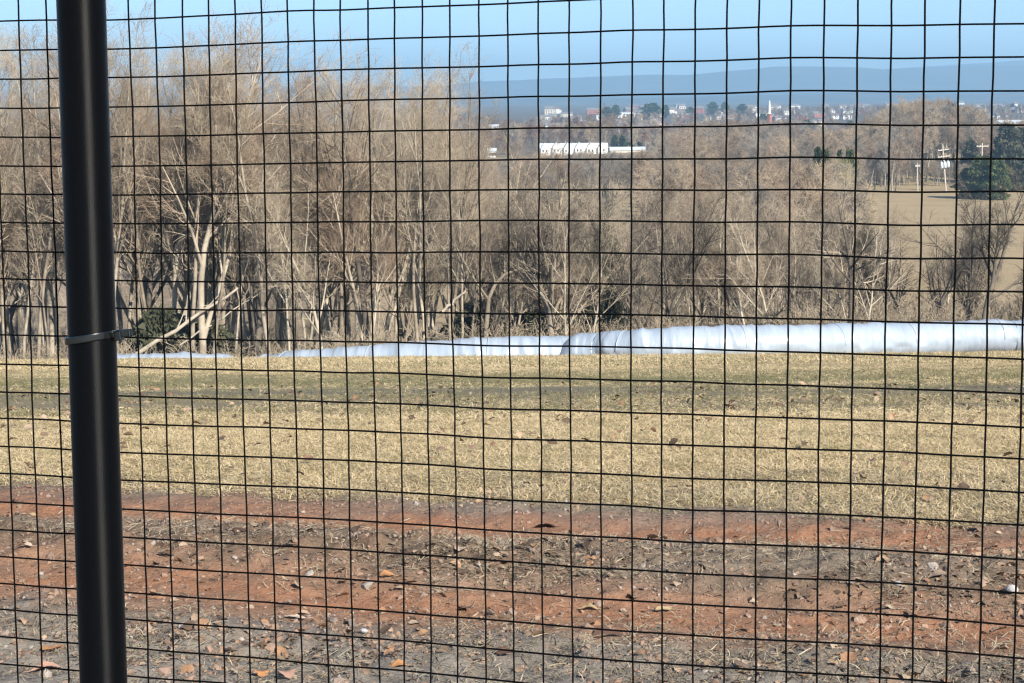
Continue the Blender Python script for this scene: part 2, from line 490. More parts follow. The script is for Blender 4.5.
# steel post on the camera side of the mesh
PR = .0204
POST_OFF = -(PR + .003)
def post_axis(px, py):
    d = ray(px, py)
    t = (FENCE_D + POST_OFF) / (d.x * FNRM[0] + d.y * FNRM[1])
    return d * t + Vector((0, 0, EYE))
pa, pb = post_axis(81.0, 0), post_axis(103.6, 683)
ax = (pa - pb) / (pa.z - pb.z)
foot = pb + ax * (-.35 - pb.z); head = pb + ax * (2.28 - pb.z)
print('post lean', ax)
post = thing('fence_post', 'black round steel fence post with a cable tie around it', 'post', (pb.x - ax.x * pb.z, pb.y - ax.y * pb.z, 0))
def local(p): return np.array(p) - np.array(post.location)
mb = MB(); n = 40
mb.tube([local(foot + (head - foot) * (i / n)) for i in range(n + 1)], PR, 40, True)
pole = mb.build('pole', M['post'], post)
mb = MB()
hl = local(head)
mb.tube([hl + np.array([0, 0, z]) for z in (-.02, -.001, .006, .012, .014)], [PR + .0014, PR + .0014, PR + .0005, PR * .75, PR * .3], 32, True)
mb.build('cap', M['post'], post)
# cable tie
tie_c = post_axis(91.0, 337.0)
tie = thing('cable_tie', 'black nylon cable tie cinched around the fence post', 'cable tie', tie_c)
right = Vector((FDIR[0], FDIR[1], 0)); back = Vector((FNRM[0], FNRM[1], 0)); up = Vector((0, 0, 1))
def tie_band(path, wid, thk, name, parent):
    """flat strap following 2-D path points (a along fence, b away, c up)"""
    P = np.array([np.array(right) * a + np.array(back) * b + np.array(up) * c for a, b, c in path])
    T = np.gradient(P, axis=0); T /= np.linalg.norm(T, axis=1, keepdims=True)
    N = np.cross(T, np.array([0, 0, 1.0])); N /= np.linalg.norm(N, axis=1, keepdims=True)
    Bn = np.cross(N, T)
    K = len(P); V = []
    prof = [(-.5, -.36), (-.36, -.5), (.36, -.5), (.5, -.36), (.5, .36), (.36, .5), (-.36, .5), (-.5, .36)]
    for a, b in prof: V.append(P + N * thk * a + Bn * wid * b)
    V = np.stack(V, 1).reshape(-1, 3)
    s = 8; base = np.arange(K - 1)[:, None] * s; i = np.arange(s)[None]; j = (i + 1) % s
    Fq = np.stack([base + i, base + j, base + s + j, base + s + i], -1).reshape(-1, 4)
    caps = np.array([[0, 1, 2, 3], [0, 3, 4, 7], [4, 5, 6, 7]])
    return obj(name, mesh_np(name, V, [np.vstack([Fq, caps[:, ::-1], caps + (K - 1) * s])], False), M['tie'], parent)
RR = PR + .0010
path = []
for k in range(0, 61):
    a = math.radians(-5 - k * (215 / 60))     # from the right side round the front to behind the left
    path.append((math.cos(a) * RR, math.sin(a) * RR, math.cos(a) * .0033 + .0))
tie_band(path, .0062, .0015, 'strap', tie)
back_path = []
for k in range(0, 25):
    t = k / 24
    back_path.append((-RR * .80 + t * (RR * .80 + .036), RR * .62 + math.sin(t * math.pi) * .010 - t * RR * .55, -.0025 + t * .0065))
tie_band(back_path, .0050, .0012, 'strap', tie)
tie_band([(RR * .985 - .0014, -.0022, .0034), (RR + .003, .0005, .0036), (RR + .009, .002, .0040), (RR + .0165, .003, .0046)], .0064, .0015, 'tail', tie)
mb = MB(); mb.box((0, 0, 0), (.0074, .0068, .0084))
hd = mb.mesh('head', False)
ho = obj('head', hd, M['tie'], tie); ho.location = right * (RR + .0042) + back * .0018 + up * .0018; ho.rotation_euler = (0, -.12, -FENCE_A)
bv = ho.modifiers.new('bevel', 'BEVEL'); bv.width = .0009; bv.segments = 2

# ------------------------------------------------------------------ silage bags
def bag_material():
    m, nt, b = mat_new('white_film'); g = NT(nt)
    tc = g.n('ShaderNodeTexCoord')
    st = g.n('ShaderNodeVectorMath', operation='MULTIPLY'); g.l(tc.outputs['Object'], st.inputs[0]); st.inputs[1].default_value = (1, .35, .35)
    f = g.noise(st.outputs[0], 1.4, 5, .6)
    c = g.ramp(f, [(.3, (.30, .355, .425)), (.6, (.365, .425, .495)), (.8, (.45, .505, .565))])
    dirt = g.noise(tc.outputs['Object'], 3.0, 5, .7)
    c = g.mix(g.math('MULTIPLY', g.maprange(dirt, .6, .8), .25), c, (.42, .42, .40))
    g.l(c, b.inputs['Base Color'])
    b.inputs['Roughness'].default_value = .33; b.inputs['Specular IOR Level'].default_value = .9
    st2 = g.n('ShaderNodeVectorMath', operation='MULTIPLY'); g.l(tc.outputs['Object'], st2.inputs[0]); st2.inputs[1].default_value = (1, .12, .25)
    w = g.noise(st2.outputs[0], 2.4, 3, .55, .4)
    g.bump(w, .5, .12, b)
    return m
M['bag'] = bag_material()
def bag(label, pix, dia, seed, round_left=True, round_right=False):
    """pix: (px, depth) along the bag; it lies on the terrain"""
    pts = []
    for px, py in pix:       # the depth at which a bag of this size lying on the ground shows its top at py
        best = None
        for Y in np.arange(105.5, 150, .1):
            p = at_depth(px, py, Y)
            d = abs(p.z - (float(terrain(p.x, Y)) + .93 * dia))
            if best is None or d < best[0]: best = (d, p.x, Y)
        pts.append(best[1:])
    pts = np.array(pts)
    pts[:, 1] = np.convolve(np.pad(pts[:, 1], 1, 'edge'), [.25, .5, .25], 'valid')
    print('bag', [(round(a, 1), round(b, 1)) for a, b in pts])
    L = np.concatenate([[0], np.cumsum(np.linalg.norm(np.diff(pts, axis=0), axis=1))])
    n = int(L[-1] / .11); s = np.linspace(0, L[-1], n)
    X = np.interp(s, L, pts[:, 0]); Yc = np.interp(s, L, pts[:, 1])
    k = 44; ang = np.linspace(0, 2 * np.pi, k, endpoint=False)
    S, A = np.meshgrid(s, ang, indexing='ij')
    r = dia / 2
    # uneven filling: joints every few metres with bulges between, fine gathered folds round the tube
    per = 3.1 + .5 * vnoise(S / 7, S * 0, seed)
    R = r * (1 + .08 * fbm(S / 4.5, A * 0, 3, seed) + .03 * fbm(S / 2.2, np.cos(A) * 2 + 3, 3, seed + 3) - .020 * np.abs(np.cos(S / per * math.pi)) ** 14)
    R = R + .05 * fbm(S * 1.3, A * .9, 2, seed + 9) + .014 * fbm(S * 4.5, A * .4 + np.sin(A), 2, seed + 12) + .10 * (1 - np.clip(np.abs(2.6 * vnoise(S * .8 + .25 * np.sin(A), A * .22, seed + 15)), 0, 1)) ** 3 + .055 * (1 - np.clip(np.abs(3 * vnoise(S * 2.1 - .3 * np.cos(A), A * .3, seed + 18)), 0, 1)) ** 3
    e = np.ones_like(S)
    if round_left: e = e * np.sqrt(np.clip(1 - (1 - np.clip(S / 1.3, 0, 1)) ** 2, .0004, 1))
    if round_right: e = e * np.sqrt(np.clip(1 - (1 - np.clip((L[-1] - S) / 1.3, 0, 1)) ** 2, .0004, 1))
    R = R * e
    zc = terrain(X, Yc)[:, None] + r * .86 * e
    zz = zc + np.sin(A) * R * np.where(np.sin(A) < 0, .95, 1.0)
    g = terrain(X, Yc)[:, None] - .04
    zz = np.maximum(zz, g)
    dx = np.gradient(X); dy = np.gradient(Yc); ln = np.hypot(dx, dy); nx, ny = dy / ln, -dx / ln
    side = np.cos(A) * R * 1.06
    V = np.stack([X[:, None] + nx[:, None] * side, Yc[:, None] + ny[:, None] * side, zz], -1)
    org = np.array([X[n // 2], Yc[n // 2], float(terrain(X[n // 2], Yc[n // 2]))])
    i0 = (np.arange(n - 1) * k)[:, None]; i = np.arange(k)[None]; j = (i + 1) % k
    Fq = np.stack([i0 + i, i0 + j, i0 + k + j, i0 + k + i], -1).reshape(-1, 4)[:, ::-1]
    t = thing('silage_bag', label, 'silage bag', org, group='white silage bags along the edge of the field')
    obj('film_tube', mesh_np('film_tube', (V - org).reshape(-1, 3), Fq), M['bag'], t)
    # gathered seam rings where the film was folded
    for q in np.arange(4.5, L[-1] - 2, 6.2):
        q = q + random.uniform(-1, 1); ii = int(np.searchsorted(s, q)); ii = min(max(ii, 2), n - 3)
        ring = V[ii] - org; c0 = ring.mean(0)
        a0, a1 = int(k * -.02), int(k * .55)
        arc = np.array([c0 + (ring[w % k] - c0) * 1.008 for w in range(a0, a1)])
        m2 = MB(); m2.tube(arc, .03 + .02 * random.random(), 5, False)
        m2.build('film_fold', M['bag'], t)
    return t
bag('nearest large white plastic silage bag lying along the field edge', [(558, 335), (580, 334), (600, 333), (616, 331), (640, 329.3), (680, 328), (720, 327), (800, 325), (900, 323), (1000, 321), (1120, 319), (1250, 318)], 2.08, 3, True, False)
bag('second white silage bag sinking behind the crest of the field', [(225, 361), (262, 357), (300, 351), (380, 345), (440, 341), (500, 338.5), (540, 337), (590, 335.5)], 2.05, 8, True, True)
bag('most distant white silage bag, a sliver beside the fence post', [(70, 356), (110, 354.5), (160, 353), (200, 353.5), (246, 356)], 2.3, 15, True, True)

# ------------------------------------------------------------------ bare trees
def bark(name, pale, dark, rand=.35):
    return simple_mat(name, [(.25, dark), (.5, tuple((a + b) / 2 for a, b in zip(pale, dark))), (.72, pale)], 1.3, .9, rand, spec=.15, detail=3)
M['bark'] = bark('tree_bark', (.48, .415, .32), (.21, .17, .125), .55)
M['brush'] = bark('dry_brush', (.50, .42, .31), (.30, .24, .17), .4)
M['twig_yellow'] = bark('yellow_green_twigs', (.42, .38, .20), (.26, .23, .12), .2)
M['twig'] = bark('tree_twigs', (.52, .43, .315), (.28, .22, .16), .45)
M['bark_dark'] = bark('dark_tree_bark', (.20, .17, .135), (.055, .045, .036), .25)
M['twig_red'] = bark('reddish_twigs', (.44, .33, .235), (.24, .17, .12), .35)
M['far_twig'] = bark('far_tree_twigs', (.45, .355, .245), (.22, .165, .115), .55)
M['far_bark'] = bark('far_tree_bark', (.36, .31, .245), (.16, .13, .10), .4)

def perp(T, rng):
    r = rng.normal(size=T.shape); r -= T * (r * T).sum(-1, keepdims=True)
    return r / (np.linalg.norm(r, axis=-1, keepdims=True) + 1e-9)
def children(P, R, n, t0, t1, spread, len_f, rad_f, K, up, wob, rng, jitter=.25, len_abs=None):
    """n children for every parent polyline P (N,K0,3)"""
    N, K0, _ = P.shape
    t = t0 + (t1 - t0) * (np.arange(n)[None] + rng.random((N, n))) / n
    ft = t * (K0 - 1); i = np.minimum(ft.astype(int), K0 - 2); f = (ft - i)[..., None]
    rows = np.arange(N)[:, None]
    A, B = P[rows, i], P[rows, i + 1]
    S = A + (B - A) * f
    T = B - A; T /= np.linalg.norm(T, axis=-1, keepdims=True) + 1e-9
    rad = R[rows, i] * (1 - f[..., 0]) + R[rows, i + 1] * f[..., 0]
    L0 = np.linalg.norm(np.diff(P, axis=1), axis=-1).sum(1)[:, None]
    ln = (L0 * len_f * (1 - .55 * (t - t0) / max(1e-6, t1 - t0)) if len_abs is None else np.full((N, n), len_abs)) * (1 + jitter * rng.normal(size=(N, n)))
    ln = np.clip(ln, .12, None)
    sp = spread * (1 + .22 * rng.normal(size=(N, n)))[..., None]
    D = T * np.cos(sp) + perp(T, rng) * np.sin(sp)
    S = S.reshape(-1, 3); D = D.reshape(-1, 3); ln = ln.reshape(-1); rad = rad.reshape(-1)
    M_ = len(S); out = np.zeros((M_, K, 3)); out[:, 0] = S
    for k in range(1, K):
        D = D + np.array([0, 0, up]) / K + wob * rng.normal(size=D.shape) / math.sqrt(K)
        D /= np.linalg.norm(D, axis=1, keepdims=True)
        out[:, k] = out[:, k - 1] + D * (ln / (K - 1))[:, None]
    r0 = np.minimum(rad * .9, rad * rad_f)
    taper = np.linspace(1, .28, K)[None]
    return out, r0[:, None] * taper
def make_tree_mesh(seed, height=20.0, r0=.19, n1=24, first=.35, spread1=.75, len1=.34, up1=.35, n2=9, n3=7, n4=4, lean=0.0, fork=0, twig_r=.0048, crooked=.06, spine=None, twig_len=.75):
    """returns (trunk mesh, crown mesh): limbs belong to the trunk mesh, finer boughs and twigs to the crown"""
    rng = np.random.default_rng(seed)
    K = 12
    if spine is None:
        P = np.zeros((1, K, 3)); d = np.array([lean * math.cos(seed), lean * math.sin(seed), 1.0])
        for k in range(1, K):
            d = d + crooked * rng.normal(size=3) * np.array([1, 1, .2]); d = d / np.linalg.norm(d)
            P[0, k] = P[0, k - 1] + d * height / (K - 1)
    else:
        sp = np.array(spine, float); L = np.concatenate([[0], np.cumsum(np.linalg.norm(np.diff(sp, axis=0), axis=1))])
        q = np.linspace(0, L[-1], K); P = np.stack([np.interp(q, L, sp[:, c]) for c in range(3)], -1)[None]
    tt = np.linspace(0, 1, K)
    R = (r0 * (1 - tt) ** .8 + .022)[None]; R[0, 0] *= 1.35
    trunk = [(P, R, 8)]
    stems_P, stems_R = P, R
    if fork:
        fP, fR = children(P, R, fork, .18, .55, .35, .62, .8, K, .5, .10, rng)
        trunk.append((fP, fR, 7)); stems_P = np.concatenate([P, fP]); stems_R = np.concatenate([R, fR])
    b1, r1 = children(stems_P, stems_R, n1, first, .985, spread1, len1, .66, 7, up1, .16, rng)
    trunk.append((b1, r1, 5))
    b2, r2 = children(b1, r1, n2, .18, 1.0, .75, .46, .6, 5, up1 * .6, .22, rng)
    b3, r3 = children(b2, np.maximum(r2, .0095), n3, .15, 1.0, .8, .5, .7, 3, .15, .25, rng)
    r3 = np.maximum(r3, twig_r * 1.25)
    b4, r4 = children(b3, r3, n4, .2, 1.0, .75, .5, .8, 2, .1, .2, rng, len_abs=twig_len)
    r4 = np.stack([np.full(len(b4), twig_r), np.full(len(b4), twig_r * .45)], 1)
    def pack(parts, name):
        m = MB()
        for p, r, s in parts:
            V, Fq = tubes(p, r, s); m.add(V, Fq)
        return m.mesh(name)
    return pack(trunk, 'trunk'), pack([(b2, np.maximum(r2, .0095), 4), (b3, r3, 3), (b4, r4, 3)], 'crown')

PROTO = {}
def proto(key, mats=('bark', 'twig'), **kw):
    t, c = make_tree_mesh(**kw)
    t.materials.append(M[mats[0]]); c.materials.append(M[mats[1]])
    zs = np.zeros(len(c.vertices) * 3, np.float32); c.vertices.foreach_get('co', zs)
    PROTO[key] = (t, c, float(np.percentile(zs[2::3], 99.7)))
# tall woodland trees, slender
for i in range(4):
    proto('tall%d' % i, seed=100 + i, height=21 + i, r0=.125 + .02 * i, n1=15, first=.42 + .03 * i, spread1=.5, len1=.27, up1=.65, n2=7, n3=5, n4=3, lean=.03 + .02 * i, crooked=.045)
for i in range(3):
    proto('slim%d' % i, seed=110 + i, height=19, r0=.085 + .015 * i, n1=11, first=.38, spread1=.55, len1=.2, up1=.6, n2=6, n3=4, n4=3, lean=.05 + .03 * i, crooked=.06)
for i in range(2):
    proto('wide%d' % i, mats=('bark', 'twig_red'), seed=120 + i, height=19, r0=.19, n1=11, first=.38, spread1=.6, len1=.38, up1=.55, n2=7, n3=5, n4=3, fork=2, crooked=.06)
# smaller hedgerow trees
for i in range(3):
    proto('small%d' % i, seed=140 + i, height=12 + i, r0=.10 + .015 * i, n1=12, first=.28, spread1=.55, len1=.38, up1=.5, n2=7, n3=5, n4=3, fork=[1, 2, 0][i], lean=.06, crooked=.09, twig_len=.6)
proto('dark0', mats=('bark_dark', 'bark_dark'), seed=161, height=12.5, r0=.15, n1=12, first=.25, spread1=.6, len1=.42, up1=.45, n2=7, n3=5, n4=3, fork=1, lean=.05, crooked=.11, twig_len=.6)
proto('dark1', mats=('bark_dark', 'twig'), seed=162, height=20, r0=.20, n1=18, first=.3, spread1=.7, len1=.33, up1=.4, n2=8, n3=6, n4=3, lean=.04, crooked=.09)

def plant_tree(key, x, y, h, rz, label, group, wid=1.0, name='bare_tree', tilt=0.0):
    t, c, ph = PROTO[key]
    s = h / ph
    o = thing(name, label, 'tree', (x, y, float(terrain(x, y)) - .15), rz, group, (s * wid, s * wid, s))
    if tilt: o.rotation_euler = (tilt * math.cos(rz * 3), tilt * math.sin(rz * 3), rz)
    for nm, me in (('trunk', t), ('crown', c)):
        p = bpy.data.objects.new(nm, me); COL.objects.link(p); p.parent = o
    return o
def xy_at(px, Y): return at_depth(px, 300, Y).x
def height_for(px, py_top, x, Y): return top_z(px, py_top, Y) - float(terrain(x, Y))

SKY_A = [(-120, 10), (0, 18), (50, 22), (100, 12), (130, 6), (180, -4), (205, 8), (232, 38), (250, 62), (268, 46), (300, 62), (340, 66), (360, 58), (400, 56), (425, 72), (470, 105), (500, 140), (560, 165)]
sx, sy = zip(*SKY_A)
rng = random.Random(5)
ORD = 'first second third fourth fifth sixth seventh eighth ninth tenth eleventh twelfth thirteenth fourteenth fifteenth sixteenth seventeenth eighteenth nineteenth twentieth'.split()
ORD += ['twenty-' + q for q in ORD[:9]] + ['thirtieth'] + ['thirty-' + q for q in ORD[:9]]
def wood_label(px):
    if px < 66: return ('bare tree in the rows behind the front trees beside the fence post', 'woodland trees beside the fence post')
    if px < 260: return ('bare tree in the deeper rows of the dense tall wood', 'trees of the dense tall wood')
    return ('bare tree in the deeper rows of the lower thinning wood', 'trees of the thinning wood')
# front rank and deeper ranks of the wood
n_a = 0
spots = []
for rank, (Y0, Y1, step, px0, px1) in enumerate([(125, 131, 11.5, -60, 500), (132, 142, 13, -60, 490), (144, 160, 17, -50, 470), (162, 190, 28, -40, 440)]):
    px = px0
    while px < px1:
        px += step * rng.uniform(.55, 1.45)
        spots.append((px, rng.uniform(Y0, Y1), rank))
spots.sort()
count_a = count_l = 0
for px, Y, rank in spots:
    x = xy_at(px, Y)
    lim = float(np.interp(px, sx, sy))
    top = lim - 9 + abs(rng.gauss(0, 1)) * (20 if rank else 30) + (rng.random() < .28) * rng.uniform(30, 110)
    h = height_for(px, top, x, Y)
    h = min(max(h, 8), 30)
    r = rng.random()
    if h > 15: key = rng.choice(['tall0', 'tall1', 'tall2', 'tall3', 'slim0', 'slim1', 'slim2', 'slim0', 'slim2', 'wide0', 'wide1', 'dark1'])
    else: key = rng.choice(['small0', 'small1', 'slim1', 'slim2', 'tall1', 'dark0'])
    lb, gp = wood_label(px)
    if rank == 0 and px > 118:
        lb = 'front row bare tree of the wood, %s to the right of the fence post' % ORD[count_a]; count_a += 1
    elif rank == 0 and 0 <= px < 66:
        lb = 'front row bare tree of the wood, %s from the picture\'s left edge' % ORD[count_l]; count_l += 1
    plant_tree(key, x, Y, h, rng.uniform(0, 6.28), lb, gp, rng.uniform(.85, 1.1), tilt=rng.uniform(0, .06))
# lone tall tree that stands above the thinning wood
def special(px, Y, top, key, label, rz=0.0, wid=1.0):
    x = xy_at(px, Y)
    return plant_tree(key, x, Y, height_for(px, top, x, Y), rz, label, None, wid)
special(446, 127.5, 40, 'tall1', 'tallest slim bare tree standing alone at the right end of the wood', 1.0)
special(422, 129, 55, 'tall0', 'slim bare tree next to the tallest one, its top spread against the sky', 2.2)
special(365, 128, 52, 'dark1', 'dark barked tree with a ragged top above the thinning wood', .4)
special(188, 131, -6, 'wide0', 'broad reddish crowned tree reaching highest into the sky', 4.0, 1.1)

# hedgerow trees behind the bags, right of the wood
SKY_B = [(480, 150), (540, 165), (600, 172), (700, 178), (800, 182), (850, 190), (890, 205), (940, 200), (1000, 212), (1100, 205)]
bx, by = zip(*SKY_B)
for rank, (Y0, Y1, step) in enumerate([(125, 131, 19), (132, 142, 15), (144, 158, 13), (160, 185, 15)]):
    px = 478; count_b = 0
    while px < (1090 if rank < 2 else 1040 if rank == 2 else 900):
        px += step * rng.uniform(.5, 1.5) * ((1.7 if rank == 0 else 3.2) if px > 870 else 1.0)
        Y = rng.uniform(Y0, Y1); x = xy_at(px, Y)
        top = float(np.interp(px, bx, by)) + abs(rng.gauss(0, 1)) * 24
        h = min(max(height_for(px, top, x, Y), 5.5), 17)
        key = rng.choice(['small0', 'small1', 'small2', 'slim0', 'slim1', 'slim2', 'dark0'] if px < 850 else ['small0', 'dark0', 'small2', 'dark0'])
        lb = ('bare tree in the deeper rows of the middle hedgerow' if px < 660 else 'thin bare tree deep in the brown thicket behind the nearest silage bag' if px < 860 else 'sparse bare tree of the deeper row in front of the tan valley field')
        if rank == 0 and px < 1024:
            lb = 'front row hedgerow tree behind the silage bags, %s from the wood' % ORD[count_b]; count_b += 1
        gp = ('middle hedgerow trees' if px < 660 else 'trees of the brown thicket' if px < 860 else 'sparse trees before the valley field')
        plant_tree(key, x, Y, h, rng.uniform(0, 6.28), lb, gp, rng.uniform(.8, 1.15), tilt=rng.uniform(0, .10))

# trees with a shape of their own
def custom_tree(label, px, Y, spine_px, r0, mats=('bark', 'twig'), seed=1, name='bare_tree', **kw):
    """spine as (px, py, depth offset)"""
    x = xy_at(px, Y); base = Vector((x, Y, float(terrain(x, Y)) - .1))
    sp = [(0, 0, 0)]
    for a, b, dy in spine_px:
        q = at_depth(a, b, Y + dy) - base; sp.append(tuple(q))
    args = dict(seed=seed, r0=r0, spine=sp, n1=12, first=.35, spread1=.8, len1=.35, up1=.4, n2=6, n3=5, n4=3, twig_len=.6); args.update(kw)
    t, c = make_tree_mesh(**args)
    o = thing(name, label, 'tree', base)
    obj('trunk', t, M[mats[0]], o); obj('crown', c, M[mats[1]], o)
custom_tree('pale trunk that bends over in a dark arch toward its neighbour', 484, 125.5, [(486, 330, 0), (489, 296, 0), (497, 281, 0), (508, 271, 0), (522, 269, .4), (536, 273, .8), (545, 276, 1)], .21, ('bark', 'bark_dark'), 3, n1=8, len1=.28, first=.45)
custom_tree('spreading many limbed tree with V shaped dark limbs beside the arched trunk', 552, 126, [(551, 325, 0), (550, 300, 0), (553, 275, 0), (556, 245, 0), (560, 205, 0), (566, 170, 0)], .24, ('bark', 'bark_dark'), 5, n1=11, first=.18, spread1=.75, len1=.5, fork=4, n2=7)
custom_tree('dark leaning forked tree at the far right in front of the tan field', 982, 124.5, [(984, 318, 0), (990, 290, 0), (1000, 265, 0), (1008, 240, 0), (1014, 215, 0), (1022, 190, 0)], .19, ('bark_dark', 'bark_dark'), 7, n1=9, first=.3, len1=.42, fork=1)
custom_tree('dark upright tree just left of the leaning forked one', 968, 126, [(968, 320, 0), (969, 290, 0), (972, 255, 0), (974, 225, 0), (976, 195, 0)], .13, ('bark_dark', 'bark_dark'), 9, n1=10, first=.25, len1=.36)
custom_tree('tree with one blackened trunk standing behind the nearest bag', 850, 125, [(851, 315, 0), (851, 290, 0), (850, 262, 0), (845, 235, 0), (838, 205, 0)], .20, ('bark_dark', 'twig'), 13, n1=10, first=.4, len1=.4)
proto('willow', mats=('far_bark', 'twig_yellow'), seed=171, height=14, r0=.2, n1=14, first=.2, spread1=.8, len1=.42, up1=.4, n2=7, n3=5, n4=3, fork=2, crooked=.08, twig_r=.014)
special(843, 300, 158, 'willow', 'rounded yellow green tinged bare tree below the valley evergreens', 1.1, 1.2)
custom_tree('low sapling bowed into a half hoop behind the nearest bag', 772, 123.5, [(773, 320, 0), (778, 312, 0), (786, 309, 0), (794, 313, 0), (796, 322, 0)], .10, ('bark_dark', 'bark_dark'), 15, n1=5, len1=.5, n2=3, n3=2, n4=1, first=.3)
def log(label, px0, py0, Y0, px1, py1, Y1, r0, r1, mat='bark', branches=3, seed=2):
    a = at_depth(px0, py0, Y0); b = at_depth(px1, py1, Y1)
    rg = np.random.default_rng(seed)
    o = thing('fallen_log', label, 'log', a)
    n = 9; P = np.array([np.array((b - a) * (i / (n - 1))) + rg.normal(size=3) * .06 * (0 < i < n - 1) for i in range(n)])
    R = np.linspace(r0, r1, n)
    m = MB(); m.tube(P, R, 8); m.build('trunk', M[mat], o)
    for k in range(branches):
        i = 3 + k * 5 // max(1, branches); d = rg.normal(size=3) * .8 + np.array(b - a) / (b - a).length
        m = MB(); m.tube([P[i], P[i] + d * .6, P[i] + d * 1.3 + np.array([0, 0, .2])], [r1 * .8, r1 * .5, r1 * .2], 5); m.build('branch', M[mat], o)
M['log'] = bark('weathered_log', (.55, .48, .38), (.30, .25, .19), .1)
log('pale fallen trunk propped at a slant inside the wood beside the fence post', 134, 356, 124.5, 238, 288, 126, .15, .08, 'log', 4, 3)
log('thin pale broken pole leaning among the trees left of the arched trunk', 442, 312, 125, 467, 289, 125.5, .11, .06, 'log', 1, 5)
log('slanting dead limb fallen against a tree above the pale fallen trunk', 180, 345, 125.5, 262, 292, 127, .065, .035, 'log', 3, 8)

# ------------------------------------------------------------------ scattering by geometry nodes (only for what nobody could count)
def scatter(name, label, meshes, pts, rot, scl, idx=None):
    me = bpy.data.meshes.new(name)
    pts = np.asarray(pts, np.float32); n = len(pts)
    me.vertices.add(n); me.vertices.foreach_set('co', pts.ravel())
    for an, data, typ in (('rot', rot, 'FLOAT_VECTOR'), ('scl', scl, 'FLOAT_VECTOR')):
        at = me.attributes.new(an, typ, 'POINT'); at.data.foreach_set('vector', np.asarray(data, np.float32).ravel())
    at = me.attributes.new('pick', 'INT', 'POINT')
    at.data.foreach_set('value', np.asarray(idx if idx is not None else RNG.integers(0, len(meshes), n), np.int32))
    o = obj(name, me); tag(o, label, None, None, 'stuff')
    src = bpy.data.collections.new(name + '_source')
    for i, m in enumerate(meshes):
        src.objects.link(bpy.data.objects.new('%s_piece_%03d' % (name, i), m))
    ng = bpy.data.node_groups.new(name, 'GeometryNodeTree')
    ng.interface.new_socket('Geometry', in_out='INPUT', socket_type='NodeSocketGeometry')
    ng.interface.new_socket('Geometry', in_out='OUTPUT', socket_type='NodeSocketGeometry')
    N = ng.nodes; L = ng.links
    gi = N.new('NodeGroupInput'); go = N.new('NodeGroupOutput')
    ci = N.new('GeometryNodeCollectionInfo'); ci.inputs['Collection'].default_value = src
    ci.inputs['Separate Children'].default_value = True; ci.inputs['Reset Children'].default_value = True
    ip = N.new('GeometryNodeInstanceOnPoints'); ip.inputs['Pick Instance'].default_value = True
    def attr(nm, typ):
        a = N.new('GeometryNodeInputNamedAttribute'); a.data_type = typ; a.inputs['Name'].default_value = nm
        return next(s for s in a.outputs if s.enabled and s.name == 'Attribute')
    e2r = N.new('FunctionNodeEulerToRotation')
    L.new(attr('rot', 'FLOAT_VECTOR'), e2r.inputs[0])
    L.new(gi.outputs[0], ip.inputs['Points']); L.new(ci.outputs[0], ip.inputs['Instance'])
    L.new(attr('pick', 'INT'), ip.inputs['Instance Index']); L.new(e2r.outputs[0], ip.inputs['Rotation'])
    L.new(attr('scl', 'FLOAT_VECTOR'), ip.inputs['Scale']); L.new(ip.outputs[0], go.inputs[0])
    md = o.modifiers.new('scatter', 'NODES'); md.node_group = ng
    return o
def uniform3(s): return np.repeat(np.asarray(s)[:, None], 3, 1)
def zrot(n, tilt=0.0): return np.stack([RNG.normal(size=n) * tilt, RNG.normal(size=n) * tilt, RNG.random(n) * 6.283], 1)

# brush under the wood edge and along the hedgerow
def brush_mesh(seed, h=2.2, stems=9):
    rg = np.random.default_rng(seed)
    P = np.zeros((stems, 5, 3)); a = rg.random(stems) * 6.28; P[:, 0, 0] = np.cos(a) * .4 * rg.random(stems); P[:, 0, 1] = np.sin(a) * .4 * rg.random(stems)
    d = np.stack([np.cos(a) * .45, np.sin(a) * .45, np.ones(stems)], 1)
    for k in range(1, 5):
        d = d + rg.normal(size=d.shape) * .22; P[:, k] = P[:, k - 1] + d / np.linalg.norm(d, axis=1, keepdims=True) * h / 4 * (.7 + .5 * rg.random((stems, 1)))
    R = np.repeat(np.linspace(.022, .008, 5)[None], stems, 0)
    b, r = children(P, R, 7, .2, 1, .7, .45, .7, 3, .2, .25, rg); r = np.maximum(r, .008)
    b2, r2 = children(b, r, 4, .2, 1, .8, .5, .7, 2, .1, .2, rg); r2 = np.maximum(r2, .006)
    m = MB()
    for p, q, s in ((P, R, 4), (b, r, 3), (b2, r2, 3)):
        V, Fq = tubes(p, q, s); m.add(V, Fq)
    me = m.mesh('brush'); me.materials.append(M['brush']); return me
brushes = [brush_mesh(200 + i) for i in range(4)]
n = 2800
px = np.concatenate([RNG.uniform(-60, 500, 1800), RNG.uniform(480, 1080, 1000)]); Y = 125.5 + 50 * RNG.random(n) ** 1.5
X = np.array([xy_at(a, b) for a, b in zip(px, Y)])
keep = (px < 860) | (RNG.random(n) < .4)
X, Y = X[keep], Y[keep]
scatter('undergrowth', 'tangled bare brush under the trees', brushes, np.stack([X, Y, terrain(X, Y) - .05], 1), zrot(len(X), .15), uniform3(RNG.uniform(.5, 2.1, len(X))))

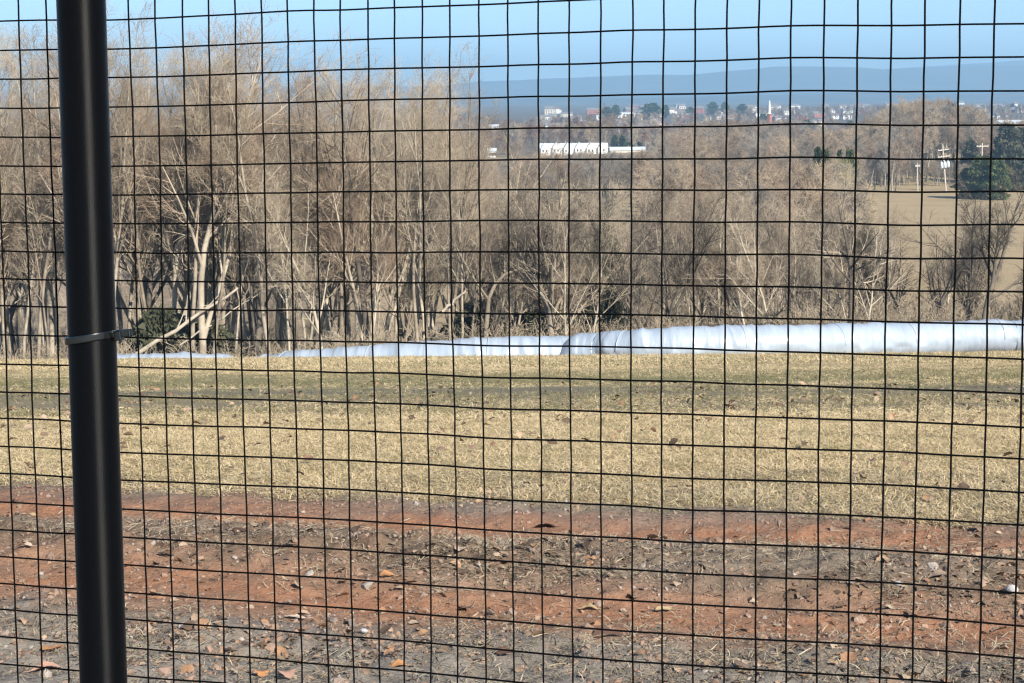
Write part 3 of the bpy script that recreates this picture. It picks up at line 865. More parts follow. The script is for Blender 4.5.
# (saplings of the deeper thicket follow the far tree kinds)
# far woods: simplified trees, many thin twigs
def far_tree_mesh(seed, mats, twig_r=.021, **kw):
    a = dict(seed=seed, height=12, r0=.15, n1=12, first=.25, spread1=.6, len1=.38, up1=.5, n2=5, n3=4, n4=3, twig_r=twig_r, twig_len=1.0, crooked=.06); a.update(kw)
    V = []; Q = []; mi = []; n = 0
    for k, m in enumerate(make_tree_mesh(**a)):
        c = np.zeros(len(m.vertices) * 3, np.float32); m.vertices.foreach_get('co', c); V.append(c.reshape(-1, 3))
        l = np.zeros(len(m.loops), np.int32); m.loops.foreach_get('vertex_index', l); Q.append(l.reshape(-1, 4) + n); n += len(m.vertices); mi.append(np.full(len(m.polygons), k, np.int32))
    me = mesh_np('far_tree', np.vstack(V), [np.vstack(Q)])
    for m in mats: me.materials.append(M[m])
    me.polygons.foreach_set('material_index', np.concatenate(mi)); return me
M['town_twig'] = bark('rusty_far_twigs', (.33, .215, .155), (.15, .095, .07), .5)
M['grey_twig'] = bark('grey_far_twigs', (.36, .32, .27), (.17, .145, .12), .4)
far_trees = [far_tree_mesh(300, ('far_bark', 'far_twig')), far_tree_mesh(301, ('far_bark', 'far_twig'), first=.35, spread1=.5), far_tree_mesh(302, ('far_bark', 'twig_red'), fork=1, n1=8), far_tree_mesh(303, ('bark_dark', 'grey_twig')), far_tree_mesh(304, ('far_bark', 'grey_twig'), first=.4, spread1=.45, len1=.28)]
town_trees = [far_tree_mesh(310, ('bark_dark', 'town_twig'), .04), far_tree_mesh(311, ('bark_dark', 'town_twig'), .04, fork=1, n1=8), far_tree_mesh(312, ('bark', 'far_twig'), .04), far_tree_mesh(313, ('bark_dark', 'grey_twig'), .04)]
def wood_mass(name, label, n, px_rng, Y_rng, limit, hmin, hmax, seed, avoid=(), kinds=None):
    rg = np.random.default_rng(seed)
    px = rg.uniform(*px_rng, n); Y = np.sqrt(rg.uniform(Y_rng[0] ** 2, Y_rng[1] ** 2, n))
    X = np.array([xy_at(a, b) for a, b in zip(px, Y)]); G = terrain(X, Y)
    lim = np.interp(px, *zip(*limit))
    hmaxv = np.array([top_z(a, b, c) for a, b, c in zip(px, lim, Y)]) - G
    h = np.minimum(rg.uniform(hmin, hmax, n), hmaxv)
    ok = h > hmin * .55
    basepy = project(np.stack([X, Y, G], 1))[:, 1]
    for x0, x1, y0, y1 in avoid:
        ok &= ~((px > x0) & (px < x1) & (basepy > y0) & (basepy < y1))
    X, Y, G, h = X[ok], Y[ok], G[ok], h[ok]
    s = h / 12.0
    scl = np.stack([s * rg.uniform(.9, 1.3, len(s)), s * rg.uniform(.9, 1.3, len(s)), s], 1)
    print(name, len(X))
    return scatter(name, label, kinds or far_trees, np.stack([X, Y, G - .1], 1), zrot(len(X), .03), scl)
rgs = np.random.default_rng(404)
n = 620
px = rgs.uniform(-70, 900, n); Y = 150 + 120 * rgs.random(n) ** 1.2
X = np.array([xy_at(a, b) for a, b in zip(px, Y)])
scatter('saplings', 'thin bare saplings crowding the ground deep in the wood', [far_tree_mesh(320 + i, ('bark', 'twig'), .010, r0=.09, n1=9, first=.2, len1=.22, spread1=.5, twig_len=.8) for i in range(3)], np.stack([X, Y, terrain(X, Y) - .1], 1), zrot(n, .09), uniform3(rgs.uniform(.22, .75, n)))
LIM_C = [(300, 150), (480, 168), (530, 162), (536, 158), (600, 157), (650, 159), (656, 140), (700, 128), (760, 129), (800, 133), (850, 135), (872, 128), (890, 112), (930, 106), (960, 112), (985, 126), (1000, 128), (1100, 126)]
FIELD_GAP = [(852, 1200, 193, 330), (400, 640, 212, 335)]
LIM_N = [(a, max(b, 172)) for a, b in LIM_C]
wood_mass('valley_woods', 'bare brown woods covering the valley beyond the hedgerow', 1050, (440, 900), (460, 900), LIM_C, 9, 17, 1, FIELD_GAP)
wood_mass('near_valley_woods', 'lower bare woods on the near side of the valley', 420, (440, 880), (230, 460), LIM_N, 8, 15, 12, FIELD_GAP)
wood_mass('hillside_woods', 'taller bare woods on the rise behind the utility poles', 620, (850, 1110), (640, 900), LIM_C, 13, 22, 2)
wood_mass('slope_woods', 'bare woods on the gentle slope behind the white gabled row', 620, (430, 800), (930, 1500), [(430, 132), (480, 130), (540, 126), (610, 124), (640, 130), (700, 124), (800, 124)], 9, 15, 6, (), town_trees)
wood_mass('pole_side_brush', 'bare brush and low trees around the utility poles', 560, (850, 1070), (618, 740), [(850, 150), (900, 156), (930, 163), (960, 166), (1070, 162)], 4, 10, 7)
wood_mass('left_woods', 'bare woods filling the ground behind the tall wood', 90, (-80, 480), (300, 500), [(-80, 60), (230, 70), (260, 110), (480, 160)], 14, 24, 4)
wood_mass('town_trees', 'bare trees between the far houses', 2700, (440, 1080), (1000, 4200), [(440, 112), (520, 122), (540, 118), (700, 112), (760, 108), (880, 106), (1080, 105)], 6, 12, 3, (), town_trees)

# ------------------------------------------------------------------ evergreens
M['needles'] = simple_mat('dark_evergreen_needles', [(.3, (.04, .05, .014)), (.55, (.07, .085, .022)), (.75, (.12, .13, .036))], 1.2, .8, .2, spec=.2)
M['needles_yellow'] = simple_mat('yellow_green_needles', [(.3, (.06, .085, .028)), (.6, (.12, .15, .05)), (.8, (.17, .19, .07))], 1.2, .8, .2, spec=.2)
M['needles_dull'] = simple_mat('dull_evergreen_leaves', [(.3, (.05, .055, .032)), (.55, (.085, .085, .05)), (.75, (.13, .115, .07))], 1.2, .8, .2, spec=.2)
def evergreen_mesh(seed, n, shape, leaf):
    """unit-height crown of small needle sprays; shape(t) gives the radius at height t"""
    rg = np.random.default_rng(seed)
    t = rg.random(n) ** .8; a = rg.random(n) * 6.283
    lump = 1 + .30 * np.sin(a * 3 + seed + t * 7) * rg.random(n) + .18 * np.sin(t * 26 + a)
    r = np.array([shape(x) for x in t]) * lump * (.35 + .65 * np.sqrt(rg.random(n)))
    C = np.stack([np.cos(a) * r, np.sin(a) * r, t], 1)
    out = np.stack([np.cos(a), np.sin(a), rg.normal(size=n) * .5 - .1], 1) + rg.normal(size=(n, 3)) * .35
    out /= np.linalg.norm(out, axis=1, keepdims=True)
    side = np.cross(out, rg.normal(size=(n, 3))); side /= np.linalg.norm(side, axis=1, keepdims=True)
    l = leaf * (.6 + .8 * rg.random((n, 1)))
    V = np.stack([C - side * l * .35, C + out * l, C + side * l * .35, C - out * l * .4 + np.cross(out, side) * l * .15], 1).reshape(-1, 3)
    Fq = np.arange(n * 4).reshape(n, 4)
    cm = mesh_np('crown', V, Fq, False)
    m = MB(); m.tube([(0, 0, 0), (0, 0, .4), (.004, 0, .95)], [.022, .016, .004], 7)
    return m.mesh('trunk'), cm
EV = {'cone': evergreen_mesh(1, 1800, lambda t: .02 + .24 * (1 - t) ** .8 * min(1, t / .08 + .2), .075),
      'pine': evergreen_mesh(2, 1700, lambda t: .04 + .22 * math.sin(min(1, max(0, (t - .22) / .78)) ** .7 * math.pi) ** .6 * (t > .22), .08),
      'round': evergreen_mesh(3, 3600, lambda t: .05 + .40 * math.sin(max(.02, min(.98, t * .85 + .13)) * math.pi) ** .7, .075),
      'ragged': evergreen_mesh(4, 2600, lambda t: .05 + .30 * math.sin((t * .8 + .15) * math.pi) ** .8 * (1 + .3 * math.sin(t * 19)), .085)}
def evergreen(kind, px, base_y, top_y, label, Y=None, mat='needles', wid=1.0, group=None):
    if Y is None:
        g = ground_at(px, base_y); x, Y, z = g
    else:
        x = xy_at(px, Y); z = float(terrain(x, Y))
    h = top_z(px, top_y, Y) - z
    o = thing('evergreen_tree', label, 'tree', (x, Y, z - .02 * h), random.random() * 6, group, (h * wid, h * wid, h))
    t, c = EV[kind]
    p = bpy.data.objects.new('trunk', t); COL.objects.link(p); p.parent = o
    if not t.materials: t.materials.append(M['bark_dark'])
    c2 = c if mat == 'needles' else c.copy()
    if mat != 'needles': c2.materials.clear()
    if not c2.materials: c2.materials.append(M[mat])
    p = bpy.data.objects.new('crown', c2); COL.objects.link(p); p.parent = o
    return o
evergreen('round', 982, 199, 156, 'big dark rounded evergreen at the edge of the tan field', wid=.8)
evergreen('ragged', 998, 200, 160, 'yellowish evergreen grown against the big dark rounded one', mat='needles_yellow', wid=.75)
evergreen('ragged', 968, 198, 168, 'low dark evergreen on the near side of the big rounded one')
evergreen('pine', 1006, 185, 124, 'tall dark pine behind the big rounded evergreen', wid=.8, mat='needles_dull')
evergreen('pine', 1024, 184, 128, 'tall dark pine cut off by the right edge of the picture', wid=.9, mat='needles_dull')
evergreen('ragged', 1016, 190, 148, 'dark evergreen shrub in front of the tall pines', wid=.8, mat='needles_dull')
evergreen('pine', 970, 182, 140, 'dark pine behind the pole with the single crossarm', wid=.7, mat='needles_dull')
evergreen('cone', 816, 176, 147, 'dark green evergreen poking out of the valley woods', Y=440, wid=.45)
evergreen('ragged', 823, 178, 150, 'dark evergreen touching its taller neighbour in the valley woods', Y=445, wid=.35)
evergreen('cone', 838, 174, 150, 'small pointed evergreen, left of the pair in the valley woods', Y=450, wid=.4)
evergreen('ragged', 848, 174, 150, 'small bushy evergreen, right of the pair in the valley woods', Y=450, wid=.3)
evergreen('pine', 615, 150, 135, 'left evergreen of three behind the white building', Y=1010, wid=.75)
evergreen('pine', 623, 150, 134, 'middle evergreen of three behind the white building', Y=1010, wid=.75)
evergreen('ragged', 636, 150, 131, 'right and broadest evergreen of three behind the white building', Y=1010, wid=.75)
evergreen('ragged', 604, 345, 226, 'narrow dark vine covered evergreen in the hedgerow', Y=131, wid=.3, mat='needles_dull')
evergreen('round', 478, 350, 303, 'dark evergreen shrub low in the hedgerow left of the arched trunk', Y=129, wid=.8, mat='needles_dull')
evergreen('round', 530, 350, 312, 'dark evergreen shrub low between the arched trunk and the spreading tree', Y=130, wid=1.0, mat='needles_dull')
evergreen('round', 160, 360, 308, 'dark evergreen brush behind the pale fallen trunk', Y=129, wid=.8, mat='needles_dull')
evergreen('round', 205, 360, 322, 'small dark evergreen brush at the edge of the tall wood', Y=128, wid=.9, mat='needles_dull')
for i, (px, by_, ty) in enumerate([(607, 117, 104), (616, 116, 102), (648, 116, 101), (653, 116, 100), (665, 115, 102), (690, 115, 104), (712, 112, 99), (724, 112, 99), (741, 114, 101), (820, 113, 105), (874, 112, 104), (880, 111, 103), (805, 126, 117), (848, 125, 118), (866, 125, 117), (762, 120, 111), (780, 126, 118), (954, 120, 109), (970, 118, 108), (1008, 112, 101), (578, 128, 121), (925, 126, 112), (997, 116, 106)]):
    evergreen(['ragged', 'pine', 'ragged'][i % 3], px, by_, ty + 3, 'dark evergreen standing among the far houses', Y=max(1300, 2600 - (by_ - 111) * 90), wid=1.15, group='evergreens in the far town')

# ------------------------------------------------------------------ far town
def flat_mat(name, col, var=.12, rough=.7, scale=.6):
    return simple_mat(name, [(.3, tuple(c * (1 - var) for c in col)), (.7, tuple(min(1, c * (1 + var)) for c in col))], scale, rough)
M['white_wall'] = flat_mat('white_siding', (.74, .73, .69)); M['cream_wall'] = flat_mat('cream_siding', (.62, .55, .44))
M['brick_wall'] = flat_mat('red_brick', (.36, .13, .09)); M['grey_roof'] = flat_mat('grey_shingle', (.20, .19, .19)); M['brown_roof'] = flat_mat('brown_shingle', (.22, .16, .13))
M['pale_roof'] = flat_mat('pale_metal_roof', (.62, .66, .68)); M['dark_glass'] = flat_mat('window_glass', (.03, .04, .05), rough=.15)
M['pole_wood'] = flat_mat('weathered_pole', (.50, .44, .37), .2); M['tank_metal'] = flat_mat('pale_grey_can', (.60, .64, .68), rough=.4); M['steel_blue'] = flat_mat('pale_blue_cladding', (.50, .62, .70))
def gable(m, w, d, h0, h1, x=0, y=0, over=.4):
    V = [(-w / 2 - over, -d / 2 - over, h0), (w / 2 + over, -d / 2 - over, h0), (w / 2 + over, d / 2 + over, h0), (-w / 2 - over, d / 2 + over, h0), (-w / 2 - over, 0, h1), (w / 2 + over, 0, h1)]
    V = np.array(V) + np.array([x, y, 0])
    m.add(V, [[0, 1, 5, 4], [3, 4, 5, 2]]); m.add(V, [[0, 4, 3], [1, 2, 5]]); m.add(V, [[0, 3, 2, 1]])
def house_meshes(w, d, h, rh):
    a = MB(); a.box((0, 0, h / 2 - .5), (w, d, h + 1)); b = MB(); gable(b, w, d, h + .01, h + rh)
    b.box((w * .25, d * .1, h + rh), (.8, .8, 1.6))
    c = MB(); c.box((0, -d / 2 - .02, 0), (1.1, .06, 1.5))
    return a.mesh('wall', False), b.mesh('roof', False), c.mesh('window', False)
HOUSES = []
for (w, d, h, rh) in ((13, 9, 5.6, 3.2), (17, 10, 4.4, 3.0), (10, 9, 6.4, 3.6)):
    for wm, rm in (('white_wall', 'grey_roof'), ('white_wall', 'brown_roof'), ('cream_wall', 'grey_roof'), ('brick_wall', 'grey_roof')):
        a, b, c = house_meshes(w, d, h, rh); a.materials.append(M[wm]); b.materials.append(M[rm]); c.materials.append(M['dark_glass'])
        HOUSES.append((a, b, c, w, d, h, wm))
hr = random.Random(31)
def house(px, py, kind, label, group, k=1.0, Y=None):
    g = ground_at(px, py) if Y is None else Vector((xy_at(px, Y), Y, float(terrain(xy_at(px, Y), Y))))
    a, b, c, w, d, h, wm = HOUSES[kind]
    o = thing('house', label, 'house', (g.x, g.y, g.z), hr.uniform(-.5, .5), group, k)
    for nm, me in (('wall', a), ('roof', b)):
        p = bpy.data.objects.new(nm, me); COL.objects.link(p); p.parent = o
    for i in range(3):
        for q in range(2):
            p = bpy.data.objects.new('window', c); COL.objects.link(p); p.parent = o
            p.location = ((i - 1) * w * .3, 0, 1.5 + q * 2.7 if h > 5 else 1.7 + q * 1.2)
            if h < 5 and q: p.location.z = 1.7; p.scale = (.7, 1, .8); p.location.x += 2.2
for i in range(170):
    px = hr.uniform(545, 1075); Y = hr.choice([hr.uniform(1250, 1800), hr.uniform(1800, 2800), hr.uniform(2200, 4000)])
    kind = hr.choice([0, 0, 1, 4, 5, 8, 2, 6, 9, 10, 3, 7])
    colr = {'white_wall': 'white', 'cream_wall': 'cream', 'brick_wall': 'red brick'}[HOUSES[kind][6]]
    place = 'left of the red tower' if px < 760 else 'right of the red tower'
    near = 'near' if Y < 1800 else 'distant'
    house(px, 0, kind, 'small %s %s house among the town trees %s' % (near, colr, place), 'houses of the far town', (.62 if Y < 1900 else .8 if Y < 2600 else 1.0) * hr.uniform(.8, 1.2), Y)
house(920, 104, 1, 'isolated white house on the wooded slope', None, 1.0, 900)
house(864, 132, 4, 'pale low house at the top edge of the valley woods', None, 1.0, 1150)
# white terrace of gabled units
def terrace():
    Y = 900.0; x0, x1 = xy_at(540, Y), xy_at(608, Y); x = (x0 + x1) / 2
    g = top_z(575, 160, Y); hgt = top_z(575, 148, Y) - g; tot = top_z(575, 145, Y) - g
    o = thing('terrace_building', 'long white row of gabled town houses above the valley woods', 'building', (x, Y, g))
    n = 6; w = (x1 - x0) / n
    m = MB(); m.box((0, 5, hgt / 2 - 4), (x1 - x0, 10, hgt + 8)); m.build('wall', M['white_wall'], o, False)
    m = MB(); gable(m, x1 - x0, 10, hgt + .01, hgt + 2.2, 0, 5, .3); m.build('roof', M['pale_roof'], o, False)
    for i in range(n):
        cx = -((x1 - x0) / 2) + w * (i + .5)
        m = MB(); hh = hgt + .2 * (i % 2)
        V = np.array([(-w * .33, -1.6, -8), (w * .33, -1.6, -8), (w * .33, -1.6, hh), (-w * .33, -1.6, hh), (0, -1.6, hh + 2.6), (-w * .33, 4, -8), (w * .33, 4, -8), (w * .33, 4, hh), (-w * .33, 4, hh), (0, 4, hh + 2.6)]) + np.array([cx, 0, 0])
        m.add(V, [[0, 1, 2, 3], [1, 6, 7, 2], [0, 3, 8, 5], [2, 7, 9, 4], [3, 4, 9, 8]]); m.add(V, [[3, 2, 4]])
        gb = m.build('gable_front', M['white_wall'], o, False)
        for q in range(2):
            for r in range(2):
                m = MB(); m.box((cx + (q - .5) * w * .3, -1.64, hh - 1.2 - r * 2.6), (.6, .08, 1.0)); m.build('window', M['dark_glass'], gb, False)
terrace()
def block(name, label, px0, px1, py_base, py_top, Y, wm, rm, depth=14, rise=1.6):
    x0, x1 = xy_at(px0, Y), xy_at(px1, Y); g = top_z((px0 + px1) / 2, py_base, Y); t = top_z((px0 + px1) / 2, py_top, Y) - g
    o = thing(name, label, 'building', ((x0 + x1) / 2, Y, g)); w = x1 - x0
    h = max(2.5, t - rise)
    m = MB(); m.box((0, depth / 2, h / 2 - 5), (w, depth, h + 10)); m.build('wall', M[wm], o, False)
    m = MB(); gable(m, w, depth, h + .01, h + rise, 0, depth / 2, .4); m.build('roof', M[rm], o, False)
    nwin = max(3, int(w / 6))
    for i in range(nwin):
        m = MB(); m.box((-w / 2 + w * (i + .5) / nwin, -.03, h * .5), (1.6, .1, 1.3)); m.build('window', M['dark_glass'], o, False)
block('apartment_building', 'low pale building just right of the white gabled row', 611, 645, 158, 147, 905, 'cream_wall', 'pale_roof', 12)
block('barn', 'small white building left of the white gabled row, half hidden by trees', 489, 497, 157, 151, 900, 'white_wall', 'pale_roof', 8)
block('warehouse', 'long pale blue warehouse at the right edge of the far town', 988, 1046, 129, 120, 1500, 'steel_blue', 'pale_roof', 30, 3)
block('warehouse', 'white commercial block in the far town left of the evergreens', 597, 612, 119, 115, 2100, 'white_wall', 'pale_roof', 24, 1)
block('warehouse', 'white commercial block beneath the pair of far evergreens', 617, 632, 116, 112, 2300, 'white_wall', 'pale_roof', 24, 1)
block('warehouse', 'low cream building under the red tower', 752, 782, 134, 129, 1350, 'cream_wall', 'brown_roof', 16, 2)
block('warehouse', 'low pale building left of the valley evergreens, at the top of the woods', 655, 680, 133, 129, 1400, 'cream_wall', 'pale_roof', 16, 1.5)
block('barn', 'small pale building far left behind the last trees of the wood', 480, 500, 130, 126, 1400, 'white_wall', 'pale_roof', 16, 1.5)
# red and white tower
def tower():
    Y = 1420.0; x = xy_at(768, Y); g = top_z(768, 130, Y)
    o = thing('tower', 'red brick tower with a slender white spire in the far town', 'tower', (x, Y, g))
    k = Y / F
    m = MB(); m.tube([(0, 0, -8), (0, 0, 4 * k), (0, 0, 16 * k)], [3.2 * k, 2.9 * k, 2.2 * k], 4); m.build('brick_base', M['brick_wall'], o, False)
    m = MB(); m.tube([(0, 0, 16 * k), (0, 0, 17 * k), (0, 0, 22 * k), (0, 0, 29 * k)], [1.5 * k, 1.4 * k, 1.2 * k, .5 * k], 8); m.build('spire', M['white_wall'], o, False)
    m = MB(); m.box((0, 0, 16.2 * k), (4.6 * k, 4.6 * k, .6 * k)); m.build('ledge', M['cream_wall'], o, False)
tower()
# utility poles
def pole(label, px, base_y, top_y, Y, arms, cans=0, lean=0.0, r=.2):
    x = xy_at(px, Y); z = float(terrain(x, Y)); h = top_z(px, top_y, Y) - z
    o = thing('utility_pole', label, 'utility pole', (x, Y, z - .3)); o.rotation_euler = (0, lean, .3)
    m = MB(); m.tube([(0, 0, 0), (0, 0, h * .5), (0, 0, h + .3)], [r, r * .85, r * .65], 10); m.build('pole', M['pole_wood'], o)
    for f, w in arms:
        m = MB(); m.box((0, -.22, h * f), (w, .2, .25)); a = m.build('crossarm', M['pole_wood'], o, False)
        for q in (-.45, -.2, .2, .45):
            m = MB(); m.tube([(w * q, -.22, h * f + .12), (w * q, -.22, h * f + .42)], [.09, .06], 8); m.build('insulator', M['tank_metal'], a)
    for i in range(cans):
        cx = (i - (cans - 1) / 2) * 1.1
        m = MB(); m.tube([(cx, -.55, h * .52), (cx, -.55, h * .52 + .1), (cx, -.55, h * .63), (cx, -.55, h * .65)], [.36, .46, .46, .34], 12); tr = m.build('transformer', M['tank_metal'], o)
        m = MB(); m.tube([(cx, -.55, h * .65), (cx, -.55, h * .65 + .4)], [.08, .05], 6); m.build('bushing', M['white_wall'], tr)
pole('utility pole with two crossarms and pale transformer cans', 944, 190, 144, 590, [(.90, 3.6), (.76, 4.0)], 3, -.10, .26)
pole('utility pole with a single crossarm behind the rounded evergreen', 979, 190, 143, 605, [(.95, 4.2)], 0, 0, .30)
pole('plain thin utility pole without crossarm left of the transformer pole', 916, 192, 163, 585, [(.93, 1.6)], 0, -.04, .20)

# ------------------------------------------------------------------ dry grass, straw, clods and leaf litter near the camera
def leafy(name, stops, rough=.8, trans=0.0, rand=1.0):
    m, nt, b = mat_new(name); g = NT(nt)
    oi = g.n('ShaderNodeObjectInfo'); tc = g.n('ShaderNodeTexCoord')
    f = g.math('ADD', g.math('MULTIPLY', oi.outputs['Random'], rand), g.math('MULTIPLY', g.math('SUBTRACT', g.noise(tc.outputs['Object'], 30, 2), .5), .35))
    g.l(g.ramp(f, stops), b.inputs['Base Color']); b.inputs['Roughness'].default_value = rough; b.inputs['Specular IOR Level'].default_value = .25
    return m
M['grass'] = leafy('dry_grass_blades', [(0, (.41, .31, .17)), (.3, (.50, .385, .225)), (.6, (.57, .455, .28)), (.85, (.44, .345, .195)), (1, (.32, .27, .135))])
M['grass_green'] = leafy('part_green_grass', [(0, (.20, .175, .09)), (.4, (.26, .215, .125)), (.8, (.20, .18, .085)), (1, (.15, .15, .06))])
M['straw'] = leafy('bleached_straw', [(0, (.16, .125, .085)), (.4, (.30, .245, .165)), (.8, (.42, .36, .25)), (1, (.12, .095, .07))])
M['leaf'] = leafy('dead_leaves', [(0, (.07, .048, .035)), (.3, (.15, .10, .065)), (.55, (.25, .175, .12)), (.75, (.40, .31, .22)), (.88, (.34, .18, .09)), (1, (.13, .085, .07))], .7)
M['clod'] = leafy('soil_clods', [(0, (.12, .085, .065)), (.4, (.27, .18, .13)), (.7, (.32, .21, .15)), (.9, (.22, .19, .17)), (1, (.38, .33, .28))], .95)
def tuft_mesh(seed, blades, spread, length, wide, flat, mat):
    rg = np.random.default_rng(seed)
    b = np.zeros((blades, 4, 3)); a = rg.random(blades) * 6.283; rr = spread * np.sqrt(rg.random(blades))
    b[:, 0, 0] = np.cos(a) * rr; b[:, 0, 1] = np.sin(a) * rr
    h = rg.random(blades) * 6.283; e = np.abs(rg.normal(flat, .35, blades))
    L = length * rg.uniform(.5, 1.3, blades)
    for k in range(1, 4):
        b[:, k] = b[:, k - 1] + np.stack([np.cos(h) * np.cos(e), np.sin(h) * np.cos(e), np.sin(e)], 1) * (L / 3)[:, None]
        e = e - rg.uniform(.1, .7, blades); h = h + rg.normal(size=blades) * .3
        b[:, k, 2] = np.maximum(b[:, k, 2], .003)
    sd = np.stack([-np.sin(h), np.cos(h), rg.normal(size=blades) * .3], 1)
    w = wide * np.array([.8, 1, .75, .12])
    V = np.stack([b - sd[:, None] * w[None, :, None], b + sd[:, None] * w[None, :, None]], 2).reshape(-1, 3)
    base = np.arange(blades)[:, None] * 8 + np.arange(3)[None] * 2
    Fq = np.stack([base, base + 1, base + 3, base + 2], -1).reshape(-1, 4)
    me = mesh_np('tuft', V, Fq, False); me.materials.append(M[mat]); return me
def sample_field(n, Y0, Y1, vmin, rg, margin=1.25, power=1.0):
    Y = Y0 * (Y1 / Y0) ** (rg.random(n) ** power)
    X = rg.uniform(-1, 1, n) * (Y * .265 * margin + .4)
    v = X * TN[0] + Y * TN[1]
    e = .30 * fbm(X * 1.3, Y * 1.3, 3, 55)
    k = v + e > vmin
    return X[k], Y[k]
rg = np.random.default_rng(77)
tufts = [tuft_mesh(400 + i, 36, .08, .042, .0013, .3, 'grass') for i in range(6)] + [tuft_mesh(420 + i, 26, .07, .04, .0013, .4, 'grass_green') for i in range(2)]
X, Y = sample_field(44000, 7.0, 15.5, V_EDGE - .02, rg)
dens = .72 + .9 * fbm(X * .8, Y * .8, 3, 91)
k = rg.random(len(X)) < dens; X, Y = X[k], Y[k]
pick = np.where(rg.random(len(X)) < .93, rg.integers(0, 6, len(X)), rg.integers(6, 8, len(X)))
scatter('field_grass', 'short dry straw coloured grass of the field', tufts, np.stack([X, Y, terrain(X, Y) - .004], 1), zrot(len(X), .08), uniform3(rg.uniform(.6, 1.35, len(X))), pick)
tufts2 = [tuft_mesh(440 + i, 40, .18, .065, .0026, .28, 'grass') for i in range(5)] + [tuft_mesh(460 + i, 36, .18, .06, .0026, .3, 'grass_green') for i in range(3)]
X, Y = sample_field(30000, 14, 60, 13, rg)
band = np.interp(Y + 2.0 * fbm(X * .10, Y * .5, 3, 57), [14, 15.5, 17, 18.5, 20.5, 23, 26, 30, 36, 45, 60], [.08, .25, .75, .45, .85, .9, .45, .92, .7, .25, .10])
pick = np.where(rg.random(len(X)) > band, rg.integers(0, 5, len(X)), rg.integers(5, 8, len(X)))
dens = np.interp(Y, [14, 16, 19, 23, 26, 40], [.9, .7, .5, .4, .7, .75]) + 1.2 * fbm(X * .35, Y * .6, 3, 93)
k = rg.random(len(X)) < dens; X, Y, pick = X[k], Y[k], pick[k]
scatter('distant_grass', 'dry and part green grass in strips across the slope', tufts2, np.stack([X, Y, terrain(X, Y) - .006], 1), zrot(len(X), .08), uniform3(rg.uniform(.6, 1.3, len(X)) * np.interp(Y, [14, 60], [.8, 1.5])), pick)
tufts3 = [tuft_mesh(470 + i, 44, .40, .16, .008, .3, 'grass') for i in range(4)] + [tuft_mesh(476 + i, 40, .4, .15, .008, .3, 'grass_green') for i in range(2)]
X, Y = sample_field(16000, 50, 111, 40, rg)
pick = np.where(rg.random(len(X)) > .25 + .9 * fbm(X * .06, Y * .25, 3, 58), rg.integers(0, 4, len(X)), rg.integers(4, 6, len(X)))
scatter('crest_grass', 'dry grass toward the crest of the field', tufts3, np.stack([X, Y, terrain(X, Y) - .01], 1), zrot(len(X), .05), uniform3(rg.uniform(.6, 1.2, len(X))), pick)
# straw lying on the track
straws = [tuft_mesh(480 + i, 9, .09, .06, .0014, .05, 'straw') for i in range(5)]
n = 15000
Y = rg.uniform(4.4, 9.6, n); X = rg.uniform(-1, 1, n) * (Y * .3 + .5); v = X * TN[0] + Y * TN[1]
dens = np.interp(v, [4.2, 5.8, 6.1, 6.6, 6.9, 7.5, 7.7, 8.1, 8.35, 8.6], [.9, .8, .4, .15, .85, .85, .2, .15, .8, .9]) * (.75 + .25 * np.clip(X, -1, 2) + 1.6 * fbm(X * 1.4, Y * 1.9, 3, 61))
k = rg.random(n) < dens; X, Y = X[k], Y[k]
scatter('straw', 'bleached straw strewn over the dirt track', straws, np.stack([X, Y, terrain(X, Y) + .002], 1), zrot(len(X), .12), uniform3(rg.uniform(.5, 1.25, len(X))))
# clods and small stones
def clod_mesh(seed):
    rg2 = np.random.default_rng(seed)
    t = (1 + 5 ** .5) / 2
    V = np.array([(-1, t, 0), (1, t, 0), (-1, -t, 0), (1, -t, 0), (0, -1, t), (0, 1, t), (0, -1, -t), (0, 1, -t), (t, 0, -1), (t, 0, 1), (-t, 0, -1), (-t, 0, 1)], float) / 1.9
    V = V * rg2.uniform(.65, 1.3, (12, 1)) * np.array([1, .85, .6])
    Fc = np.array([(0, 11, 5), (0, 5, 1), (0, 1, 7), (0, 7, 10), (0, 10, 11), (1, 5, 9), (5, 11, 4), (11, 10, 2), (10, 7, 6), (7, 1, 8), (3, 9, 4), (3, 4, 2), (3, 2, 6), (3, 6, 8), (3, 8, 9), (4, 9, 5), (2, 4, 11), (6, 2, 10), (8, 6, 7), (9, 8, 1)])
    me = mesh_np('clod', V, Fc, False); me.materials.append(M['clod']); return me
clods = [clod_mesh(i) for i in range(6)]
n = 60000
Y = rg.uniform(4.4, 9.4, n); X = rg.uniform(-1, 1, n) * (Y * .3 + .5); v = X * TN[0] + Y * TN[1]
dens = np.interp(v, [4.2, 5.7, 6.15, 6.6, 6.95, 7.5, 7.75, 8.1, 8.35, 8.7], [.75, .8, .5, .3, .7, .7, .4, .3, .5, .1]) * (.7 + 1.5 * fbm(X * 2, Y * 2.6, 3, 65))
k = rg.random(n) < dens; X, Y = X[k], Y[k]
scatter('soil_clods', 'clods and small stones on the dirt track', clods, np.stack([X, Y, terrain(X, Y) + .001], 1), zrot(len(X), .5), uniform3(np.clip(rg.lognormal(-5.45, .6, len(X)), .002, .030)))
